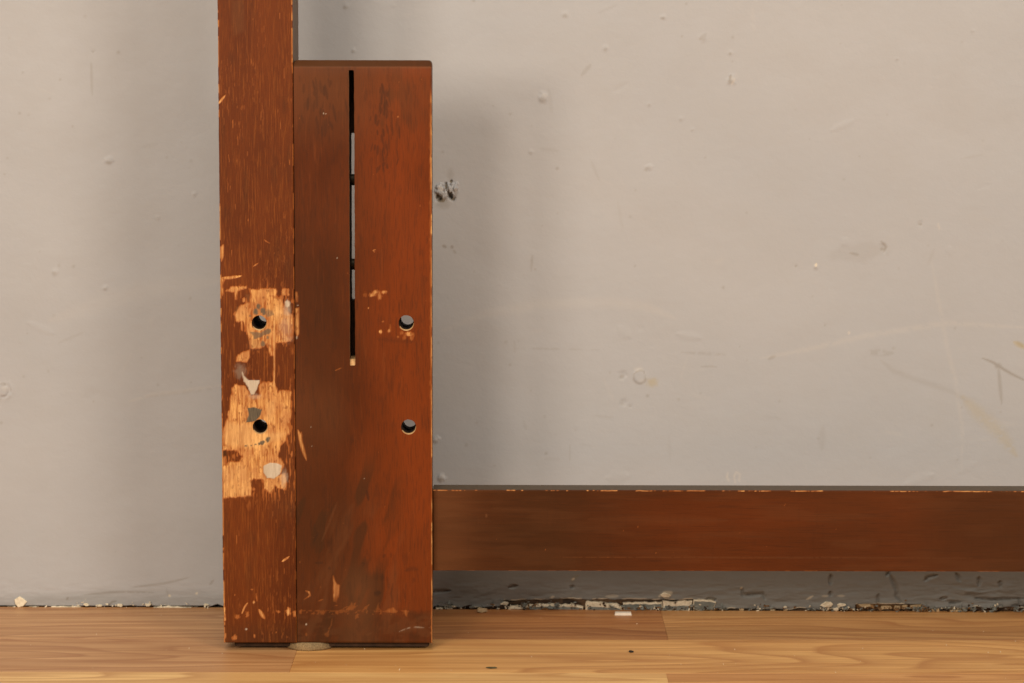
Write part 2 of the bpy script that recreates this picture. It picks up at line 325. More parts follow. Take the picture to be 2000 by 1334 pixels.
def wall_paintwork(c):
    u, v = c.u, c.v; h = c.get('h')
    h += (fbm(u / 330, v / 260, 3, 3) - 0.5) * 0.0030 + (fbm(u / 60, v / 75, 9, 3) - 0.5) * 0.00045
    c.get('dirt_shade'); c.get('lite'); c.get('yellow'); c.get('low_shade_grey'); c.get('brown'); c.get('chalk'); c.get('black')
    # lumps and dents (u, v, radius, height mm), shaded undersides and highlights painted on
    for (q, w, rx, ry, hh) in ((861, 371, 9, 9, 4.2), (874, 364, 4, 7, 3.0), (884, 372, 8, 11, 4.2), (868, 381, 8, 6, 2.6), (890, 366, 5, 8, 3.0), (857, 386, 6, 7, -4.0), (879, 381, 4.5, 6, -5.5), (872, 363, 2.5, 6, -3.5), (866, 375, 3, 4, -2.5), (884, 388, 5, 5, -2.5), (881, 355, 2.5, 3, -2)):
        c.blob('h', q, w, rx, ry, hh * .001, .3, .6, 'add', int(q), 3.5)
    for q in ((855, 384, 4, 7), (880, 381, 4, 6), (862, 391, 9, 4), (871, 363, 2.2, 6), (881, 355, 2.5, 3), (885, 389, 5, 3)): c.blob('dirt_shade', *q, 0.95, 0.3, 0.5, g=2.5)
    c.blob('black', 854, 384, 2.4, 4, .55, .4, .4, g=2); c.blob('black', 880, 381, 2.4, 3.6, .6, .4, .4, g=2)
    for q in ((861, 368, 5, 5), (876, 367, 3, 5), (890, 372, 3, 6)): c.blob('lite', *q, .5, .4, .5, g=2.5)
    c.blob('dirt_shade', 866, 398, 14, 9, 0.3, 0.6, 0.3); c.blob('dirt_shade', 880, 342, 6, 12, 0.22, 0.7, 0.3)
    for (a, b, r, hh, dd) in ((1061, 190, 9, 2.2, .3), (1429, 156, 8, 2.4, .35), (213, 314, 7, 1.6, .35), (107, 531, 5, 1.4, .3), (205, 563, 4, 1.2, .3), (6, 763, 14, 3.0, 0), (1183, 94, 5, 1.2, .3), (1427, 103, 4, 1, .4),
                              (1295, 33, 5, 1.3, .4), (1105, 28, 6, 1.2, .25), (1268, 203, 4, 1, .25), (1268, 326, 5, 1.3, .15), (1037, 297, 4, 1, .3), (1216, 733, 7, -1.5, .3), (1217, 787, 6, -1.8, .25), (1231, 793, 3, -1, .4),
                              (1798, 436, 5, -1, .5), (1725, 484, 7, -1.6, .5), (1555, 519, 3, -.8, .6), (1593, 521, 4, 1.6, .3), (852, 859, 6, 2.6, .5), (862, 933, 7, 2.8, .55), (182, 100, 3, -.8, .4), (45, 140, 3, .8, .3),
                              (690, 99, 4, 1, .4), (675, 12, 6, 1, .35), (1374, 73, 7, .8, .2), (380, 379, 4, .8, .25), (1330, 232, 4, .8, .2), (1352, 253, 3, .8, .2), (1612, 634, 3, -.5, .4), (1752, 115, 3, .8, .3), (1900, 60, 4, .8, .2)):
        c.blob('h', a, b, r, r, hh * 0.00045, 0.6, 0.6, 'add', int(a), 3.5)
        if dd: c.blob('dirt_shade', a - r * .15, b + r * .45, r * .7, r * .5, dd, 0.6, 0.5, seed=int(a))
        if hh > 2: c.blob('lite', a + r * .3, b - r * .4, r * .5, r * .4, 0.3, 0.6, 0.6)
    c.line('dirt_shade', [(864, 479), (872, 484)], 2.6, .55); c.blob('dirt_shade', 883, 482, 3.5, 3, .5); c.line('dirt_shade', [(885, 488), (891, 496)], 2.2, .35)
    # ring of old filler
    c.line('dirt_shade', [(1238, 731), (1243, 726), (1252, 723), (1257, 725), (1260, 733)], 1.8, .45); c.line('dirt_shade', [(1238, 731), (1238, 742), (1244, 748), (1252, 750), (1260, 745), (1260, 733)], 1.7, .28, taper=False)
    c.blob('h', 1249, 736, 12, 13, .0009, .25, .15, 'add'); c.blob('lite', 1247, 721, 8, 4, .4, .6); c.blob('lite', 1254, 744, 6, 4, .35, .6)
    c.blob('yellow', 1274, 747, 10, 8, .45, .7, .5)
    c.line('h', [(6, 749), (16, 755), (19, 764), (13, 774), (0, 777)], 2.2, -.0012, mode='add'); c.line('dirt_shade', [(0, 749), (12, 752)], 3, .35)
    # smears, scuffs, scratches
    c.line('lite', [(865, 645), (950, 612), (1060, 594), (1180, 590), (1260, 598), (1320, 622)], 9, .17, soft=1.0)
    c.line('lite', [(100, 625), (200, 590), (300, 562), (430, 548)], 16, .12, soft=1.0)
    c.line('lite', [(1485, 700), (1580, 682), (1690, 656), (1850, 631), (2010, 640)], 5, .25, brk=.3, soft=.9)
    c.line('lite', [(1819, 505), (1834, 590), (1850, 680), (1866, 740), (1880, 840), (1878, 920)], 4, .2, brk=.3, soft=.9)
    c.line('lite', [(250, 785), (300, 770), (340, 766), (436, 752)], 4, .22, brk=.25); c.line('dirt_shade', [(280, 776), (430, 757)], 3.5, .13, brk=.4)
    c.line('dirt_shade', [(1175, 684), (1010, 680)], 2, .16, brk=.4); c.line('dirt_shade', [(1330, 688), (1420, 693)], 3, .16, brk=.4); c.line('dirt_shade', [(1370, 716), (1400, 716)], 2, .22)
    c.line('dirt_shade', [(1690, 687), (1745, 690)], 6, .2, brk=.4); c.line('dirt_shade', [(1720, 703), (1745, 725), (1800, 745), (1860, 765), (1890, 785)], 5, .13, soft=.9)
    c.line('yellow', [(1880, 775), (1912, 808), (1950, 842), (1985, 890)], 12, .26, soft=.98, brk=.3)
    c.line('dirt_shade', [(1918, 699), (1940, 708), (1950, 715), (1975, 730), (2010, 747)], 2.6, .5); c.line('dirt_shade', [(1950, 715), (1953, 750), (1957, 790)], 3.4, .3); c.blob('dirt_shade', 1950, 714, 6, 5, .45, .7)
    c.line('yellow', [(1980, 668), (2005, 680)], 5, .5); c.line('dirt_shade', [(1986, 668), (2000, 678)], 3, .35)
    c.line('dirt_shade', [(1607, 832), (1605, 880)], 6, .12, soft=.9); c.line('dirt_shade', [(1113, 868), (1113, 900)], 1.8, .18); c.line('dirt_shade', [(1040, 498), (1037, 530)], 2.4, .25); c.line('dirt_shade', [(1004, 665), (1006, 690)], 2, .15)
    c.line('dirt_shade', [(178, 120), (180, 186)], 2.6, .22); c.line('dirt_shade', [(1660, 494), (1678, 498)], 3, .4); c.line('dirt_shade', [(1720, 470), (1731, 482), (1726, 492)], 2.2, .5)
    c.poly('dirt_shade', [(1620, 490), (1700, 470), (1735, 490), (1690, 512), (1625, 508)], .10, 5, 6, (12, 12)); c.line('dirt_shade', [(1155, 125), (1135, 148)], 4, .2); c.line('dirt_shade', [(1380, 66), (1366, 77)], 4, .22)
    c.line('dirt_shade', [(1428, 145), (1424, 160)], 2.4, .5); c.line('lite', [(1436, 152), (1428, 166)], 2.2, .6); c.line('lite', [(1832, 436), (1836, 450)], 1.6, .6)
    c.line('lite', [(1422, 922), (1420, 932), (1425, 942)], 2, .6); c.line('lite', [(1436, 942), (1434, 930), (1438, 922), (1445, 926), (1444, 940)], 2, .5, taper=False)
    c.blob('lite', 1658, 650, 2.5, 3, .9); c.blob('chalk', 1594, 518, 2, 3, .9); c.line('dirt_shade', [(1500, 702), (1515, 695)], 3, .3)
    rs = np.random.RandomState(8)
    for k in range(150):
        a, b = rs.uniform(0, 2000), rs.uniform(0, 1100); r = rs.uniform(.8, 2.6)
        c.blob('dirt_shade', a, b, r + .6, r + .6, rs.uniform(.08, .35), .6, .4)
    for k in range(46):
        a, b = rs.uniform(0, 2000), rs.uniform(0, 1100); an = rs.uniform(-.5, .5) + (math.pi / 2 if k % 3 == 0 else 0); l = rs.uniform(10, 60)
        c.line('dirt_shade' if k % 2 else 'lite', [(a, b), (a + l * math.cos(an), b + l * math.sin(an) + 3)], rs.uniform(1.2, 4), rs.uniform(.05, .14), soft=.9)
    for k in range(26):
        a, b = rs.uniform(0, 2000), rs.uniform(0, 1120)
        c.line('h', [(a, b), (a + rs.uniform(-60, 60), b + rs.uniform(-25, 25))], rs.uniform(4, 10), rs.uniform(-.0003, .0004), soft=.95, mode='add')
    # grey low on the wall, rail's shade painted in on the right; damage
    edge = 1148 + 26 * fbm(u / 90, v / 30, 31, 3)
    low = ss(-14, 16, v - edge); lowR = ss(1085, 1120, v) * ss(800, 900, u)
    og = np.where(u < 700, low * 0.42, 0.85 * np.maximum(lowR, 0)); c.get('low_shade_grey')[:] = np.maximum(c.get('low_shade_grey'), og)
    rough = ss(1110, 1165, v) * (0.09 + 0.20 * ss(800, 900, u) + .3 * ss(1800, 1840, u))
    h += rough * ((fbm(u / 34, v / 11, 12, 4) - 0.5) * 0.0050 + (np.abs(fbm(u / 50, v / 14, 15, 3) - 0.5) * -0.009 + 0.001))
    c.get('dirt_shade')[:] = np.maximum(c.get('dirt_shade'), rough * ss(.56, .68, fbm(u / 40, v / 7, 19, 3)) * .45)
    for q in ([(1623, 1122), (1622, 1142)], [(1622, 1155), (1623, 1165)], [(1735, 1118), (1746, 1138), (1753, 1155), (1752, 1165), (1762, 1178)], [(1740, 1112), (1731, 1126)], [(1716, 1160), (1716, 1185)], [(1806, 1135), (1813, 1128), (1832, 1123)],
              [(1913, 1126), (1912, 1145)], [(1953, 1135), (1955, 1146)], [(1868, 1120), (1876, 1136)], [(1118, 1143), (1117, 1150)], [(1449, 1150), (1452, 1163), (1490, 1160), (1495, 1170)], [(830, 1157), (880, 1154)],
              [(1905, 1169), (1940, 1171), (2000, 1169)], [(1978, 1183), (2010, 1184)], [(1836, 1170), (1850, 1168)], [(1855, 1178), (1876, 1176)], [(1990, 1170), (1996, 1180)], [(994, 1148), (1010, 1144)], [(1380, 1170), (1399, 1171)]):
        c.line('h', q, 3.4, -.0022, mode='add', brk=.2); c.line('dirt_shade', q, 2.4, .55, brk=.3, g=(5, 5)); c.line('black', q, 1.2, .35, brk=.45, g=(4, 4))
    c.line('yellow', [(1117, 1137), (1122, 1128), (1131, 1124)], 3.4, .8); c.line('chalk', [(1117, 1133), (1122, 1129)], 2, .7)
    c.line('chalk', [(1575, 1171), (1588, 1164)], 2, .6); c.line('chalk', [(1286, 1166), (1298, 1158), (1310, 1158), (1306, 1167)], 3.5, .55); c.blob('chalk', 1448, 1149, 2, 3, .7)
    c.line('chalk', [(1075, 1168), (1082, 1165)], 2.4, .6); c.line('chalk', [(1183, 1165), (1208, 1164)], 3, .35); c.line('chalk', [(1605, 1164), (1618, 1164)], 2, .4); c.line('chalk', [(1636, 1164), (1650, 1164)], 2, .4)
    # left part: scuffed low band
    c.line('dirt_shade', [(165, 1162), (230, 1156), (300, 1157)], 2.4, .35, brk=.2); c.line('dirt_shade', [(260, 1147), (320, 1140), (370, 1128)], 2.4, .3, brk=.2); c.line('dirt_shade', [(410, 1142), (417, 1133)], 2.4, .35); c.line('dirt_shade', [(210, 1186), (218, 1176), (228, 1174)], 2, .6)
    c.line('dirt_shade', [(130, 1172), (133, 1166)], 2, .6); c.blob('chalk', 331, 1164, 2.2, 2.4, .7); c.blob('chalk', 384, 1159, 2, 3, .6); c.line('dirt_shade', [(325, 1150), (331, 1172)], 2, .2)
    # broken bottom edge
    brk = 1178.5 + 5 * (fbm(u / 22, u * 0 + 3, 41, 3) - .5)
    brk = np.where((u > 985) & (u < 1395), 1173 + 5 * (fbm(u / 16, u * 0 + 8, 43, 3) - .5) - 2 * np.sin((u - 985) / 130), brk)
    brk = np.where((u > 1672) & (u < 1800), 1181, brk); brk = np.where(u < 700, 1184.5 + 3 * (fbm(u / 25, u * 0 + 3, 47, 3) - .5), brk)
    brk = np.where((u > 1395) & (u < 1672), 1190 + 7 * (fbm(u / 22, u * 0 + 5, 45, 2) - .5), brk); brk = np.where((u >= 1800) & (u < 1900), 1190, brk)
    brk = np.where((u > 404) & (u < 440), 1181 + np.abs(u - 424) * .35, brk)
    brk = np.where((u > 800) & (u < 985), 1186.5 + 5 * (fbm(u / 14, u * 0 + 5, 48, 2) - .5), brk); brk = np.where(u >= 1900, 1187 + 5 * (fbm(u / 18, u * 0 + 5, 49, 2) - .5), brk)
    m = ss(-1.0, 1.0, v - brk); h -= m * np.where(u > 700, 0.0055, 0.010)
    br = m * np.where(u > 700, .9, .6); c.get('brown')[:] = np.maximum(c.get('brown'), br)
    c.get('black')[:] = np.maximum(c.get('black'), m * ss(.58, .70, fbm(u / 30, v / 8, 51, 2)) * .8); c.get('black')[:] = np.where((u < 700), np.maximum(c.get('black'), m), c.get('black'))
    rim = (1 - ss(.8, 2.6, np.abs(v - brk + 1.2))) * ss(.46, .58, fbm(u / 14, v / 5, 53, 2)); c.get('chalk')[:] = np.maximum(c.get('chalk'), rim * .8 * (u > 700))

def build_wall():
    xs = np.unique(np.round(np.concatenate([[-2.2, -1.4, -0.9, -0.66], np.arange(-0.085, -0.052, 0.000625), np.arange(-0.56, 0.5601, 0.00125), [0.66, 0.9, 1.4, 2.2]]), 6))
    z0 = -0.0135
    zs = np.unique(np.round(np.concatenate([[z0], np.arange(-0.012, 0.045, 0.0007), np.arange(0.446, 0.478, 0.000625), np.arange(0.046, 0.70, 0.00125), [0.74, 0.9, 1.3, 2.4]]), 6))
    X, Z = np.meshgrid(xs, zs); X = X.ravel(); Z = Z.ravel(); Y = wy(X); u, v = W2P(X, Y, Z)
    c = Canvas(u, v); wall_paintwork(c); Y = Y - c.ch.pop('h')
    nx, nz = len(xs), len(zs); ii = np.arange(nx * nz).reshape(nz, nx)
    Q = np.stack([ii[:-1, :-1], ii[:-1, 1:], ii[1:, 1:], ii[1:, :-1]], -1).reshape(-1, 4)
    me = new_mesh('wall', np.stack([X, Y, Z], 1), Q, [MAT_WALL], attrs=c.ch)
    return link('wall', me)
wall = tag(build_wall(), 'grey painted plaster wall with dents, scuffs and a crumbling bottom edge behind the wooden frame', kind='structure')

# broken plaster pieces along the foot of the wall
MAT_PLASTER = simple('plaster', (0.58, 0.52, 0.40), (0.85, 0.79, 0.65), (300, 300, 300), 0.9, 0.4)
MAT_CHIPGREY = simple('old_paint', (0.13, 0.145, 0.14), (0.23, 0.25, 0.24), (90, 90, 160), 0.6, 0.3)
MAT_LATH = simple('lath_wood', (0.10, 0.05, 0.022), (0.30, 0.17, 0.075), (40, 200, 260), 0.85, 0.4)
MAT_TAN = simple('tan_plaster', (0.42, 0.30, 0.17), (0.56, 0.44, 0.28), (200, 200, 200), 0.85, 0.4)
def chunk(name, pts, front, depth, mats, inset=0.0, parent=None, jit=0.0003, seed=0, shift=0.0):
    """irregular prism; outline in photo pixels on the wall, 'front' metres proud of the wall"""
    rnd = random.Random(seed); bm = bmesh.new(); P = []
    n = len(pts)
    for k in range(n):           # subdivide edges for a broken outline
        a, b = pts[k], pts[(k + 1) % n]; m = max(1, int(math.hypot(b[0] - a[0], b[1] - a[1]) / 6))
        for j in range(m):
            t = j / m; P.append((a[0] + (b[0] - a[0]) * t + rnd.uniform(-1.3, 1.3), a[1] + (b[1] - a[1]) * t + rnd.uniform(-1.5, 1.2)))
    W3 = [PWall(*p) for p in P]; cx = sum(p[0] for p in W3) / len(W3); cz = sum(p[1] for p in W3) / len(W3)
    yb = wy(cx) - front + depth; yf = wy(cx) - front
    def ring(s, y, dz=0): return [bm.verts.new((cx + (x - cx) * s[0] + rnd.uniform(-jit, jit), y + rnd.uniform(-jit, jit), cz + (z - cz) * s[1] + dz)) for x, z in W3]
    wd = max(p[0] for p in W3) - min(p[0] for p in W3); hd = max(p[1] for p in W3) - min(p[1] for p in W3)
    e = 0.0006
    r0 = ring((1, 1), yb); r1 = ring((1, 1), yf + e); r2 = ring((1 - 2 * e / wd, 1 - 2 * e / hd), yf)
    rings = [r0, r1, r2]
    if inset: rings.append(ring((1 - 2 * (e + inset * .5) / wd, max(.3, 1 - 2 * (e + inset) / hd)), yf - 0.0003, -inset * .55))
    k0 = len(P)
    for a, b in zip(rings[:-1], rings[1:]):
        for j in range(k0): bm.faces.new((a[j], a[(j + 1) % k0], b[(j + 1) % k0], b[j]))
    c = bm.verts.new((cx, (yf if not inset else yf - 0.0003) + rnd.uniform(-jit, jit), cz - (inset * .55)))
    last = rings[-1]
    for j in range(k0):
        f = bm.faces.new((last[j], last[(j + 1) % k0], c)); f.material_index = 1 if inset else 0
    bmesh.ops.recalc_face_normals(bm, faces=bm.faces)
    me = bpy.data.meshes.new(name); bm.to_mesh(me); bm.free()
    for m in mats: me.materials.append(m)
    return link(name, me, parent)
def z1(x, y): return (830 + x / 5, 1100 + y / 5)
def z2(x, y): return (1200 + x / 5, 1100 + y / 5)
def z3(x, y): return (1600 + x / 5, 1100 + y / 5)
PG = [MAT_PLASTER, MAT_CHIPGREY]
specs = [
    ([z1(790, 474), z1(835, 425), z1(950, 418), z1(1062, 404), z1(1074, 474)], -.0002, PG, .0016),
    ([z1(1078, 402), z1(1220, 400), z1(1400, 408), z1(1470, 412), z1(1548, 428), z1(1548, 474), z1(1080, 474)], -.0012, PG, .0013),
    ([z1(1570, 370), z1(1720, 384), z1(1880, 400), z1(1922, 430), z1(1930, 474), z1(1566, 474)], 0, PG, .0030),
    ([z2(85, 388), z2(300, 384), z2(468, 386), z2(472, 462), z2(85, 468)], -.0012, PG, .0009),
    ([z2(474, 372), z2(560, 380), z2(756, 362), z2(757, 465), z2(480, 468)], -.0002, PG, .0030),
    ([z2(770, 350), z2(870, 354), z2(995, 376), z2(985, 430), z2(900, 462), z2(768, 458)], .0005, PG, .0007),
]
for k, (p, fr, ms, ins) in enumerate(specs): chunk('plaster_piece', p, fr + .001, .008, ms, ins, wall, seed=k)
for k, (x, y, w, h_) in enumerate([(z1(140, 440)[0], 1188.5, 15, 7), (z1(235, 450)[0], 1190.5, 17, 8), (40, 1176, 24, 20), (168, 1181, 11, 6), (194, 1182, 12, 5), (236, 1181.5, 11, 6), (289, 1180.5, 14, 7), (403, 1180.5, 12, 5),
                                   (1616, 1181, 27, 11), (1643, 1182, 18, 7), (1632, 1190, 12, 8), (986, 1179, 15, 6), (22, 1187, 22, 4.5), (65, 1186, 18, 4), (1118, 1182, 10, 5), (1299, 1162, 20, 8)]):
    a = [(x + w / 2 * math.cos(t) * random.uniform(.8, 1.15), y + h_ / 2 * math.sin(t) * random.uniform(.8, 1.2)) for t in [i * math.pi / 3.5 for i in range(7)]]
    chunk('plaster_crumb', a, .0022, .009, [MAT_PLASTER], 0, wall, seed=20 + k)
for k, p in enumerate([[(300, 1186), (330, 1183), (360, 1186), (404, 1189), (404, 1192), (300, 1190)], [(100, 1184), (160, 1185), (160, 1187), (100, 1187)]]):
    chunk('plaster_crumb', p, .0015, .008, [MAT_PLASTER], 0, wall, seed=60 + k)
chunk('lath', [z3(370, 392), z3(560, 404), z3(1010, 404), z3(1015, 455), z3(640, 462), z3(360, 448)], -.004, .006, [MAT_LATH], 0, wall, seed=81)
for k, p in enumerate([[z3(600, 426), z3(700, 422), z3(712, 450), z3(600, 460)], [z3(745, 415), z3(870, 412), z3(868, 448), z3(740, 455)], [z3(895, 412), z3(1000, 405), z3(985, 450), z3(890, 452)], [z3(380, 400), z3(500, 408), z3(540, 430), z3(400, 430)]]):
    chunk('tan_plaster_piece', p, -.0005, .005, [MAT_TAN], 0, wall, seed=70 + k)
for k, p in enumerate([[z3(1100, 450), z3(1170, 445), z3(1180, 478), z3(1105, 478)], [z2(1220, 450), z2(1260, 448), z2(1256, 470), z2(1222, 470)], [z2(1520, 455), z2(1570, 452), z2(1566, 472), z2(1525, 472)], [z2(1655, 450), z2(1690, 450), z2(1688, 470), z2(1655, 468)], [z3(1275, 460), z3(1440, 455), z3(1440, 475), z3(1280, 478)]]):
    chunk('tan_plaster_piece', p, .0012, .006, [MAT_TAN], 0, wall, seed=90 + k)

# crumbs and splinters too many to count along the joint of wall and floor
def debris(name, mat, n, spans, seed, smin, smax, label=None):
    rnd = random.Random(seed); bm = bmesh.new()
    for k in range(n):
        a, b = rnd.choice(spans); u = rnd.uniform(a, b); x, z0 = PWall(u, 1190); z = abs(rnd.gauss(0, .0035)); s = rnd.uniform(smin, smax)
        m = Matrix.Translation((x, wy(x) - rnd.uniform(.0003, .004), z + s * .3)) @ Matrix.Rotation(rnd.uniform(0, 6.3), 4, Vector((rnd.random(), rnd.random(), rnd.random())).normalized()) @ Matrix.Diagonal((rnd.uniform(.8, 2.6), rnd.uniform(.5, 1), rnd.uniform(.35, 1), 1))
        r = bmesh.ops.create_icosphere(bm, subdivisions=1, radius=s, matrix=m)
        for v in r['verts']: v.co += Vector((rnd.uniform(-1, 1), rnd.uniform(-1, 1), rnd.uniform(-1, 1))) * s * .28
    me = bpy.data.meshes.new(name); bm.to_mesh(me); bm.free(); me.materials.append(mat); return tag(link(name, me, wall), label, kind='stuff')
debris('plaster_grit', MAT_PLASTER, 120, [(855, 1000), (960, 1400), (1390, 1680), (1600, 1700), (1780, 2010), (60, 430), (150, 300)], 5, .0004, .0013)
debris('paint_flakes', MAT_CHIPGREY, 190, [(850, 1100), (1000, 1400), (1390, 2010), (1780, 2010)], 6, .0006, .0020)
debris('brown_grit', MAT_LATH, 110, [(960, 1400), (1660, 1820), (850, 2010)], 7, .0005, .0016)
debris('dark_grit', MAT_BORE, 70, [(960, 1400), (1660, 2010), (850, 2010)], 8, .0005, .0016)
# ------------------------------------------------------------------ the floor
def floor_mat():
    t = NT('laminate_oak')
    oi = t.n.new('ShaderNodeObjectInfo'); rnd = oi.outputs['Random']; oc = oi.outputs['Color']
    comb = t.n.new('ShaderNodeCombineXYZ'); t.L(t.math('MULTIPLY', rnd, 37.0), comb.inputs[0]); t.L(t.math('MULTIPLY', rnd, 11.0), comb.inputs[1])
    va = t.n.new('ShaderNodeVectorMath'); va.operation = 'ADD'; t.L(t.co, va.inputs[0]); t.L(comb.outputs[0], va.inputs[1]); co = va.outputs[0]
    warp = t.noise(t.map((1.3, 7.5, 1), src=co), 1, 2, 0.4, 0.3)
    # growth-ring figure: bands of a slowly varying height field, long in X
    fld = t.math('ADD', t.math('MULTIPLY', warp, 15.0), 0.0)
    fr = t.math('FRACT', fld)
    tri = t.ramp(fr, [(0.0, 0.0), (0.10, 1.0), (0.30, 0.45), (0.75, 0.0), (1.0, 0.0)])
    fib = t.noise(t.map((4, 105, 1), src=co), 1, 4, 0.62, 0.5); fib2 = t.noise(t.map((26, 330, 1), src=co), 1, 3, 0.6)
    big = t.noise(t.map((2.2, 30, 1), src=co), 1, 3)
    base = t.mix(0.5, oc, oc)
    dk = t.mix(1.0, oc, (0.69, 0.56, 0.49), 'MULTIPLY'); lt = t.mix(1.0, oc, (1.15, 1.18, 1.2), 'MULTIPLY')
    col = t.mix(t.ramp(big, [(0.3, 0), (0.7, 1)]), t.mix(0.35, base, dk), lt)
    col = t.mix(t.math('MULTIPLY', tri, 0.9), col, dk)
    col = t.mix(t.math('MULTIPLY', t.ramp(fib, [(0.44, 0), (0.60, 1)]), 0.62), col, dk)
    col = t.mix(t.math('MULTIPLY', t.ramp(fib2, [(0.60, 0), (0.72, 1)]), 0.35), col, t.mix(1.0, oc, (0.48, 0.34, 0.26), 'MULTIPLY'))
    t.bump(t.math('ADD', fib, fib2), 0.08, 0.0004)
    return t.fin(col, t.math('ADD', 0.36, t.math('MULTIPLY', fib, 0.18)), 0.4)
MAT_FLOOR = floor_mat(); MAT_SUB = simple('subfloor', (0.02, 0.014, 0.01), (0.04, 0.028, 0.02), (20, 20, 20), 0.9)
bm = bmesh.new(); bmesh.ops.create_cube(bm, size=1, matrix=Matrix.Translation((0, -1.37, -0.031)) @ Matrix.Diagonal((4.4, 3.6, 0.034, 1)))
me = bpy.data.meshes.new('floor'); bm.to_mesh(me); bm.free(); me.materials.append(MAT_SUB)
floor = tag(link('floor', me), 'light oak laminate floor of long strips in front of the wall', kind='structure')
B0 = P2F(1000, 1314)[1]; B1 = P2F(1000, 1249)[1]; B2 = B1 + (B1 - B0); SW = B1 - B0
WB = 0.2000
def plank(x0, x1, y0, y1, colr, zt=0.0):
    g = 0.00005; x0 += g; x1 -= g; y0 += g; y1 -= g; b = 0.00025
    bm = bmesh.new(); bmesh.ops.create_cube(bm, size=1, matrix=Matrix.Translation(((x0 + x1) / 2, (y0 + y1) / 2, zt - 0.006)) @ Matrix.Diagonal((x1 - x0, y1 - y0, 0.012, 1)))
    bmesh.ops.bevel(bm, geom=[e for e in bm.edges if all(v.co.z > zt - .001 for v in e.verts)], offset=b, segments=2, affect='EDGES')
    me = bpy.data.meshes.new('plank'); bm.to_mesh(me); bm.free(); me.materials.append(MAT_FLOOR)
    o = link('plank', me, floor); o.color = (*colr, 1); return o
JA = P2F(1300, 1230)[0]; JB = P2F(573, 1290)[0]; JC = P2F(1303, 1322)[0]
ce = {'tan': (0.57, 0.325, 0.148), 'red': (0.49, 0.225, 0.08), 'mid': (0.62, 0.34, 0.13), 'gold': (0.70, 0.405, 0.15), 'pale': (0.80, 0.53, 0.225), 'mid2': (0.64, 0.35, 0.135)}
WEND = 0.2022
# strip against the wall (cut to follow it), then the two strips in view, then the rest towards the camera
plank(-2.2, P2F(640, 1230)[0], B1, WEND + .008, ce['tan']); plank(P2F(640, 1230)[0], JA, B1, WEND, ce['red']); plank(JA, 1.3, B1, WEND - .0045, ce['mid']); plank(1.3, 2.2, B1, WEND - .02, ce['tan'])
plank(-1.5, JB, B0, B1, ce['tan']); plank(-2.2, -1.5, B0, B1, ce['mid']); plank(JB, 1.1, B0, B1, ce['gold']); plank(1.1, 2.2, B0, B1, ce['mid'])
plank(-1.2, JC, B0 - SW, B0, ce['pale']); plank(-2.2, -1.2, B0 - SW, B0, ce['mid']); plank(JC, 1.5, B0 - SW, B0, ce['mid2']); plank(1.5, 2.2, B0 - SW, B0, ce['gold'])
y = B0 - SW; r = random.Random(3)
while y > -3.0:
    x = -2.2
    while x < 2.2:
        x2 = min(2.2, x + r.uniform(.7, 1.4)); x2 = 2.2 if 2.2 - x2 < .3 else x2
        plank(x, x2, y - SW, y, ce[r.choice(['tan', 'gold', 'mid', 'pale', 'mid2'])]); x = x2
    y -= SW

# ------------------------------------------------------------------ the wooden frame
ORG = (-0.20, 0.04, 0.0)
bed = tag(empty('bed_frame', (0, 0, 0)), 'worn reddish brown wooden bed frame with tall post, slotted side board and low rail', 'bed frame')
px0 = -0.2847; px1 = -0.2122; POST_D = 0.074
GAP = 0.0004
ZB = P2W(700, 1256)[1]          # underside of the post and board, above the floor on its felt pad
def rnd_edge(X, Z, x0, x1, z0, z1, r, zr=None):
    s = np.minimum(np.minimum(X - x0, x1 - X), np.minimum(Z - z0, z1 - Z)); s = np.clip(s, 0, r)
    return r - np.sqrt(np.maximum(r * r - (r - s) ** 2, 0))
def circ(u, v, rpx, y=0.0):
    cx, cz = P2W(u, v, y); r = rpx * 0.0005
    f = lambda x, z: np.hypot(x - cx, z - cz) - r
    f.c = (cx, cz, r); return f
def ZP3(x, y): return (400 + x / 6.667, 530 + y / 6.667)
def ZP4(x, y): return (400 + x / 4.447, 700 + y / 4.447)
def ZP6(x, y): return (400 + x / 3.768, 980 + y / 3.768)
ALLCH = ('worn', 'pale', 'glue', 'fill', 'grime', 'film_sheen', 'pore', 'red')

